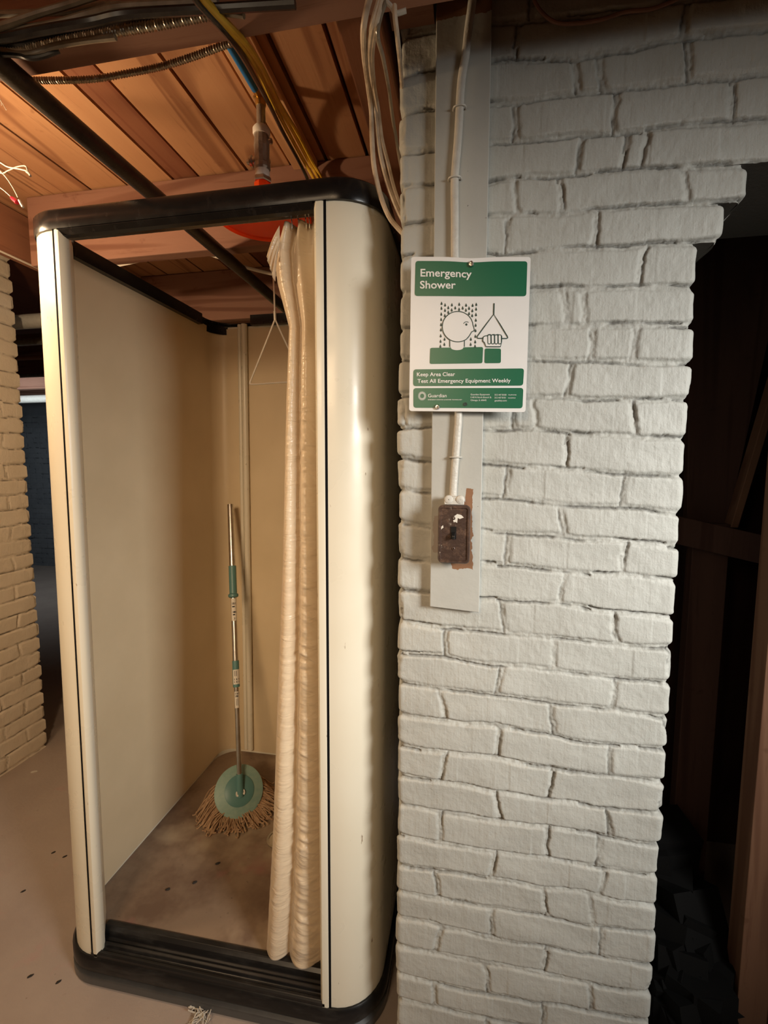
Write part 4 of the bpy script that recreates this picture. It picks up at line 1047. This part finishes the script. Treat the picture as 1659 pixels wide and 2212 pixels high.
# white cable stapled to the middle joist, seen through the stall
wc = thing('ceiling_cable', at(430, 546, Y=1.607), 'pale cable stapled under the joist, seen through the top of the stall', 'cable')
P = spline([at(200, 582, Y=1.607), at(265, 571, Y=1.607), at(340, 555, Y=1.607), at(390, 547, Y=1.607), at(430, 545, Y=1.607), at(470, 555, Y=1.615), at(520, 574, Y=1.65), at(580, 590, Y=1.7), at(640, 600, Y=1.75)], 6)
part(MB().tube(P, .006, 10, ry=.004), 'cable_sheath', M_WHITECABLE, wc)
c_ = at(430, 545, Y=1.607)
part(MB().tube(spline([c_ + Vector((-.003, -.006, .020)), c_ + Vector((-.003, -.008, -.006)), c_ + Vector((.004, -.008, -.008)), c_ + Vector((.006, -.006, .014))], 4), .0016, 6), 'cable_staple', M_STEEL, wc)
cable('electric_cable', [at(1150, -10, Y=.972), at(1165, 20, Y=.972), at(1195, 46, Y=.972), at(1235, 51, Y=.972), at(1300, 42, Y=.972), at(1350, 26, Y=.972), at(1405, 20, Y=.972), at(1445, 6, Y=.972), at(1475, -8, Y=.972)], .0032, M_JOIST, 'thin brown wire drooping across the top of the grey brickwork')
cable('electric_cable', [(-1.752, 1.0, 2.283), (-1.75, 1.4, 2.282), (-1.75, 1.8, 2.283), (-1.75, 2.3, 2.284)], .004, M_WHITECABLE, 'pale thin cable under the reddish beam above the cream brick wall')
# pipes in the far room
for i, (py, r, mt_, lb) in enumerate(((862, .042, M_PAINTLINE, 'thick pale pipe, lowest in the far room'), (811, .016, M_GALV, 'thin grey pipe just above the thick pale one in the far room'), (772, .017, M_JOIST, 'brown pipe in the far room, third from the bottom'), (738, .021, M_GALV, 'grey pipe in the far room, second from the top'), (694, .036, M_PAINTLINE, 'wide pale pipe, topmost of the far room pipes'))):
    Y_ = (4.4, 3.4, 2.85, 2.45, 2.12)[i]
    c_ = at(70, py, Y=Y_)
    o = MB().tube([(c_.x - 1.3, Y_, c_.z), (c_.x + .35, Y_, c_.z)], r, 16).build('overhead_pipe', mt_, loc=c_); tag(o, lb, 'pipe', 'pipes in the far room')

# ================================================================ BULB AND LOOSE WIRES
BZ = BULB[2] - 2.2
lp = thing('lamp_holder', (BULB[0], BULB[1], 2.26 + BZ), 'bare glowing bulb in a porcelain holder at the left of the ceiling', 'lamp')
part(MB().lathe([(.001, 2.20 + .032), (.014, 2.232), (.014, 2.25), (.032, 2.262), (.034, 2.30), (.012, 2.32), (.005, 2.33), (.005, 2.465 - BZ), (.001, 2.466 - BZ)], Matrix.Translation((BULB[0], BULB[1], BZ)), 24), 'holder', M_PORC, lp)
part(MB().lathe([(.0005, 2.168), (.012, 2.171), (.024, 2.180), (.030, 2.195), (.027, 2.212), (.015, 2.228), (.013, 2.234)], Matrix.Translation((BULB[0], BULB[1], BZ)), 20), 'bulb', M_BULB, lp)
lw = thing('loose_wires', at(0, 370, Y=1.02), 'loose stripped wires with a red connector hanging at the left edge', 'wires')
def q3(x, y, Y=1.02): return at(x / k1, y / k1, Y=Y)
for pts, r in (([q3(-140, 1180), q3(0, 1265), q3(60, 1300), q3(140, 1315), q3(205, 1330)], .0016), ([q3(-140, 1240), q3(0, 1345), q3(60, 1330), q3(130, 1300), q3(190, 1290)], .0013),
               ([q3(-100, 1250), q3(0, 1330), q3(60, 1400), q3(110, 1480), q3(140, 1540)], .0013), ([q3(-140, 1380), q3(0, 1462), q3(60, 1510), q3(110, 1560)], .0010),
               ([q3(205, 1335), q3(225, 1350), q3(238, 1372)], .0028), ([q3(190, 1292), q3(205, 1300), q3(215, 1330), q3(230, 1366)], .0018),
               ([q3(150, 1560), q3(165, 1590), q3(180, 1615)], .0032), ([q3(-60, 720), q3(0, 780), q3(25, 815), q3(48, 856)], .0012), ([q3(-60, 700), q3(0, 770), q3(12, 820)], .0010)):
    part(MB().tube(spline(pts, 5), r, 6), 'wire', M_WHITECABLE, lw)
a = q3(85, 1535); b_ = q3(135, 1575)
part(MB().tube([a, a.lerp(b_, .3), b_], .006, 12, rf=lambda i, n: (.0025, .0048, .0058)[i]), 'wire_nut', M_RED, lw, label='red twist connector')

# ================================================================ TIMBER FRAMING AT THE RIGHT
def timber(name, mb, mat, label, cat='timber'):
    xs = [sum(c_) / len(mb.v) for c_ in zip(*mb.v)]
    o = mb.build(name, mat, loc=(xs[0], xs[1], min(v[2] for v in mb.v))); tag(o, label, cat); bevel(o, .002); return o
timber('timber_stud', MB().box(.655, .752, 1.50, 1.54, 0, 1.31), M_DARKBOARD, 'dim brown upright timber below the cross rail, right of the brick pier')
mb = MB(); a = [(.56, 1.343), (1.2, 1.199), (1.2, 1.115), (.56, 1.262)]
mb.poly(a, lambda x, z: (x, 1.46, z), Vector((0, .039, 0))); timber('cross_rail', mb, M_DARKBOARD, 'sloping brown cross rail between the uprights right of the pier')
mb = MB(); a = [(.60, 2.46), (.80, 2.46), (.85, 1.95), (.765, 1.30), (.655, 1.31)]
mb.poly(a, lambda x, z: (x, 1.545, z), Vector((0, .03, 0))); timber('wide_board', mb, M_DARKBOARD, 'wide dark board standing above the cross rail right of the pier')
mb = MB(); a = [(.850, 1.80), (.872, 1.80), (.772, 1.30), (.752, 1.30)]
mb.poly(a, lambda x, z: (x, 1.50, z), Vector((0, .04, 0))); timber('diagonal_brace', mb, M_FRAMEW, 'narrow diagonal brace rising right above the cross rail')
timber('door_post', MB().box(.698, .770, 1.20, 1.26, 0, 2.0), M_FRAMEW, 'warm brown upright post at the far right edge')
tag(MB().box(.772, 2.5, 1.192, 1.215, 0, 2.47).build('wall_side_blocker', M_FRAMEW), kind='structure')  # board wall, unseen length added to keep lamp_right off the timbers
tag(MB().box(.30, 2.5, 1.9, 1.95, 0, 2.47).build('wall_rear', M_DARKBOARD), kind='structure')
mb = MB()
for i in range(60):
    c_ = Vector((rnd.uniform(.545, .64), rnd.uniform(1.12, 1.42), 0)); h_ = .40 * max(.15, (c_.y - 1.1) / .3) * rnd.uniform(.3, 1)
    s_ = rnd.uniform(.04, .085); M_ = Matrix.Translation((c_.x, c_.y, h_)) @ Matrix.Rotation(rnd.uniform(0, 3), 4, 'Z') @ Matrix.Rotation(rnd.uniform(-.5, .5), 4, 'X')
    mb.box(-s_, s_, -s_ * .7, s_ * .7, -h_ * .9, .02, M_)
o = mb.build('rubble_heap', M_COAL, loc=(.66, 1.5, 0)); tag(o, 'black heap of rubbish on the floor behind the brick pier', 'rubble', kind='stuff')

# ================================================================ SMALL DEBRIS
def blob(name, c_, sx, sy, sz, mat, label, cat, ang=0, seed=0, group=None):
    r_ = random.Random(seed); bm = bmesh.new(); bmesh.ops.create_icosphere(bm, subdivisions=2, radius=1)
    for v in bm.verts: v.co *= r_.uniform(.75, 1.15); v.co = Vector((v.co.x * sx, v.co.y * sy, v.co.z * sz))
    bmesh.ops.rotate(bm, verts=bm.verts, cent=(0, 0, 0), matrix=Matrix.Rotation(ang, 3, 'Z'))
    me = bpy.data.meshes.new(name); bm.to_mesh(me); bm.free(); o = link_mesh(name, me, mat); o.location = c_; tag(o, label, cat, group); return o
blob('paint_chip', at(73, 1667, Z=.002), .016, .007, .003, M_LINT, 'small white chip on the floor beside the cream brick wall', 'chip', .5, 1)
gd = 'dark flecks on the stall floor'
for i, (x, y) in enumerate(((470, 1865), (420, 1906), (362, 1921))):
    blob('dead_leaf', at(x, y, Z=.124), .008, .0045, .003, M_DARK, ('dark fleck on the stall floor nearest the mop', 'dark fleck on the stall floor between the other two', 'dark fleck on the stall floor nearest the threshold')[i], 'debris', .6, i, gd)
gf = 'dark flecks on the concrete floor'
for i, (x, y, l_) in enumerate(((140, 1850, 'dark fleck on the concrete closest to the stall post'), (116, 1841, 'faint fleck on the concrete left of the darkest one'), (66, 2108, 'largest dark fleck on the concrete near the lower left corner'), (50, 1925, 'round dark fleck on the concrete left of the stall'), (171, 2068, 'dark fleck against the corner of the black base'), (126, 2121, 'faint fleck on the concrete in front of the base corner'))):
    blob('floor_fleck', at(x, y, Z=.001), .008, .004, .002, M_DARK, l_, 'debris', .9, 20 + i, gf)
mb = MB(); c0 = at(440, 2192, Z=0)
for i in range(26):
    p0 = c0 + Vector((rnd.uniform(-.03, .02), rnd.uniform(-.015, .02), .002))
    mb.tube(spline([p0, p0 + Vector((rnd.uniform(-.02, .02), rnd.uniform(-.02, .01), rnd.uniform(.004, .016))), p0 + Vector((rnd.uniform(-.035, .03), rnd.uniform(-.04, 0), .002))], 4), .0014, 5)
o = mb.build('lint_clump', M_LINT, loc=c0); tag(o, 'pale tuft of frayed string on the floor against the black base', 'lint')
# fallen strands of paint dust on the header rail
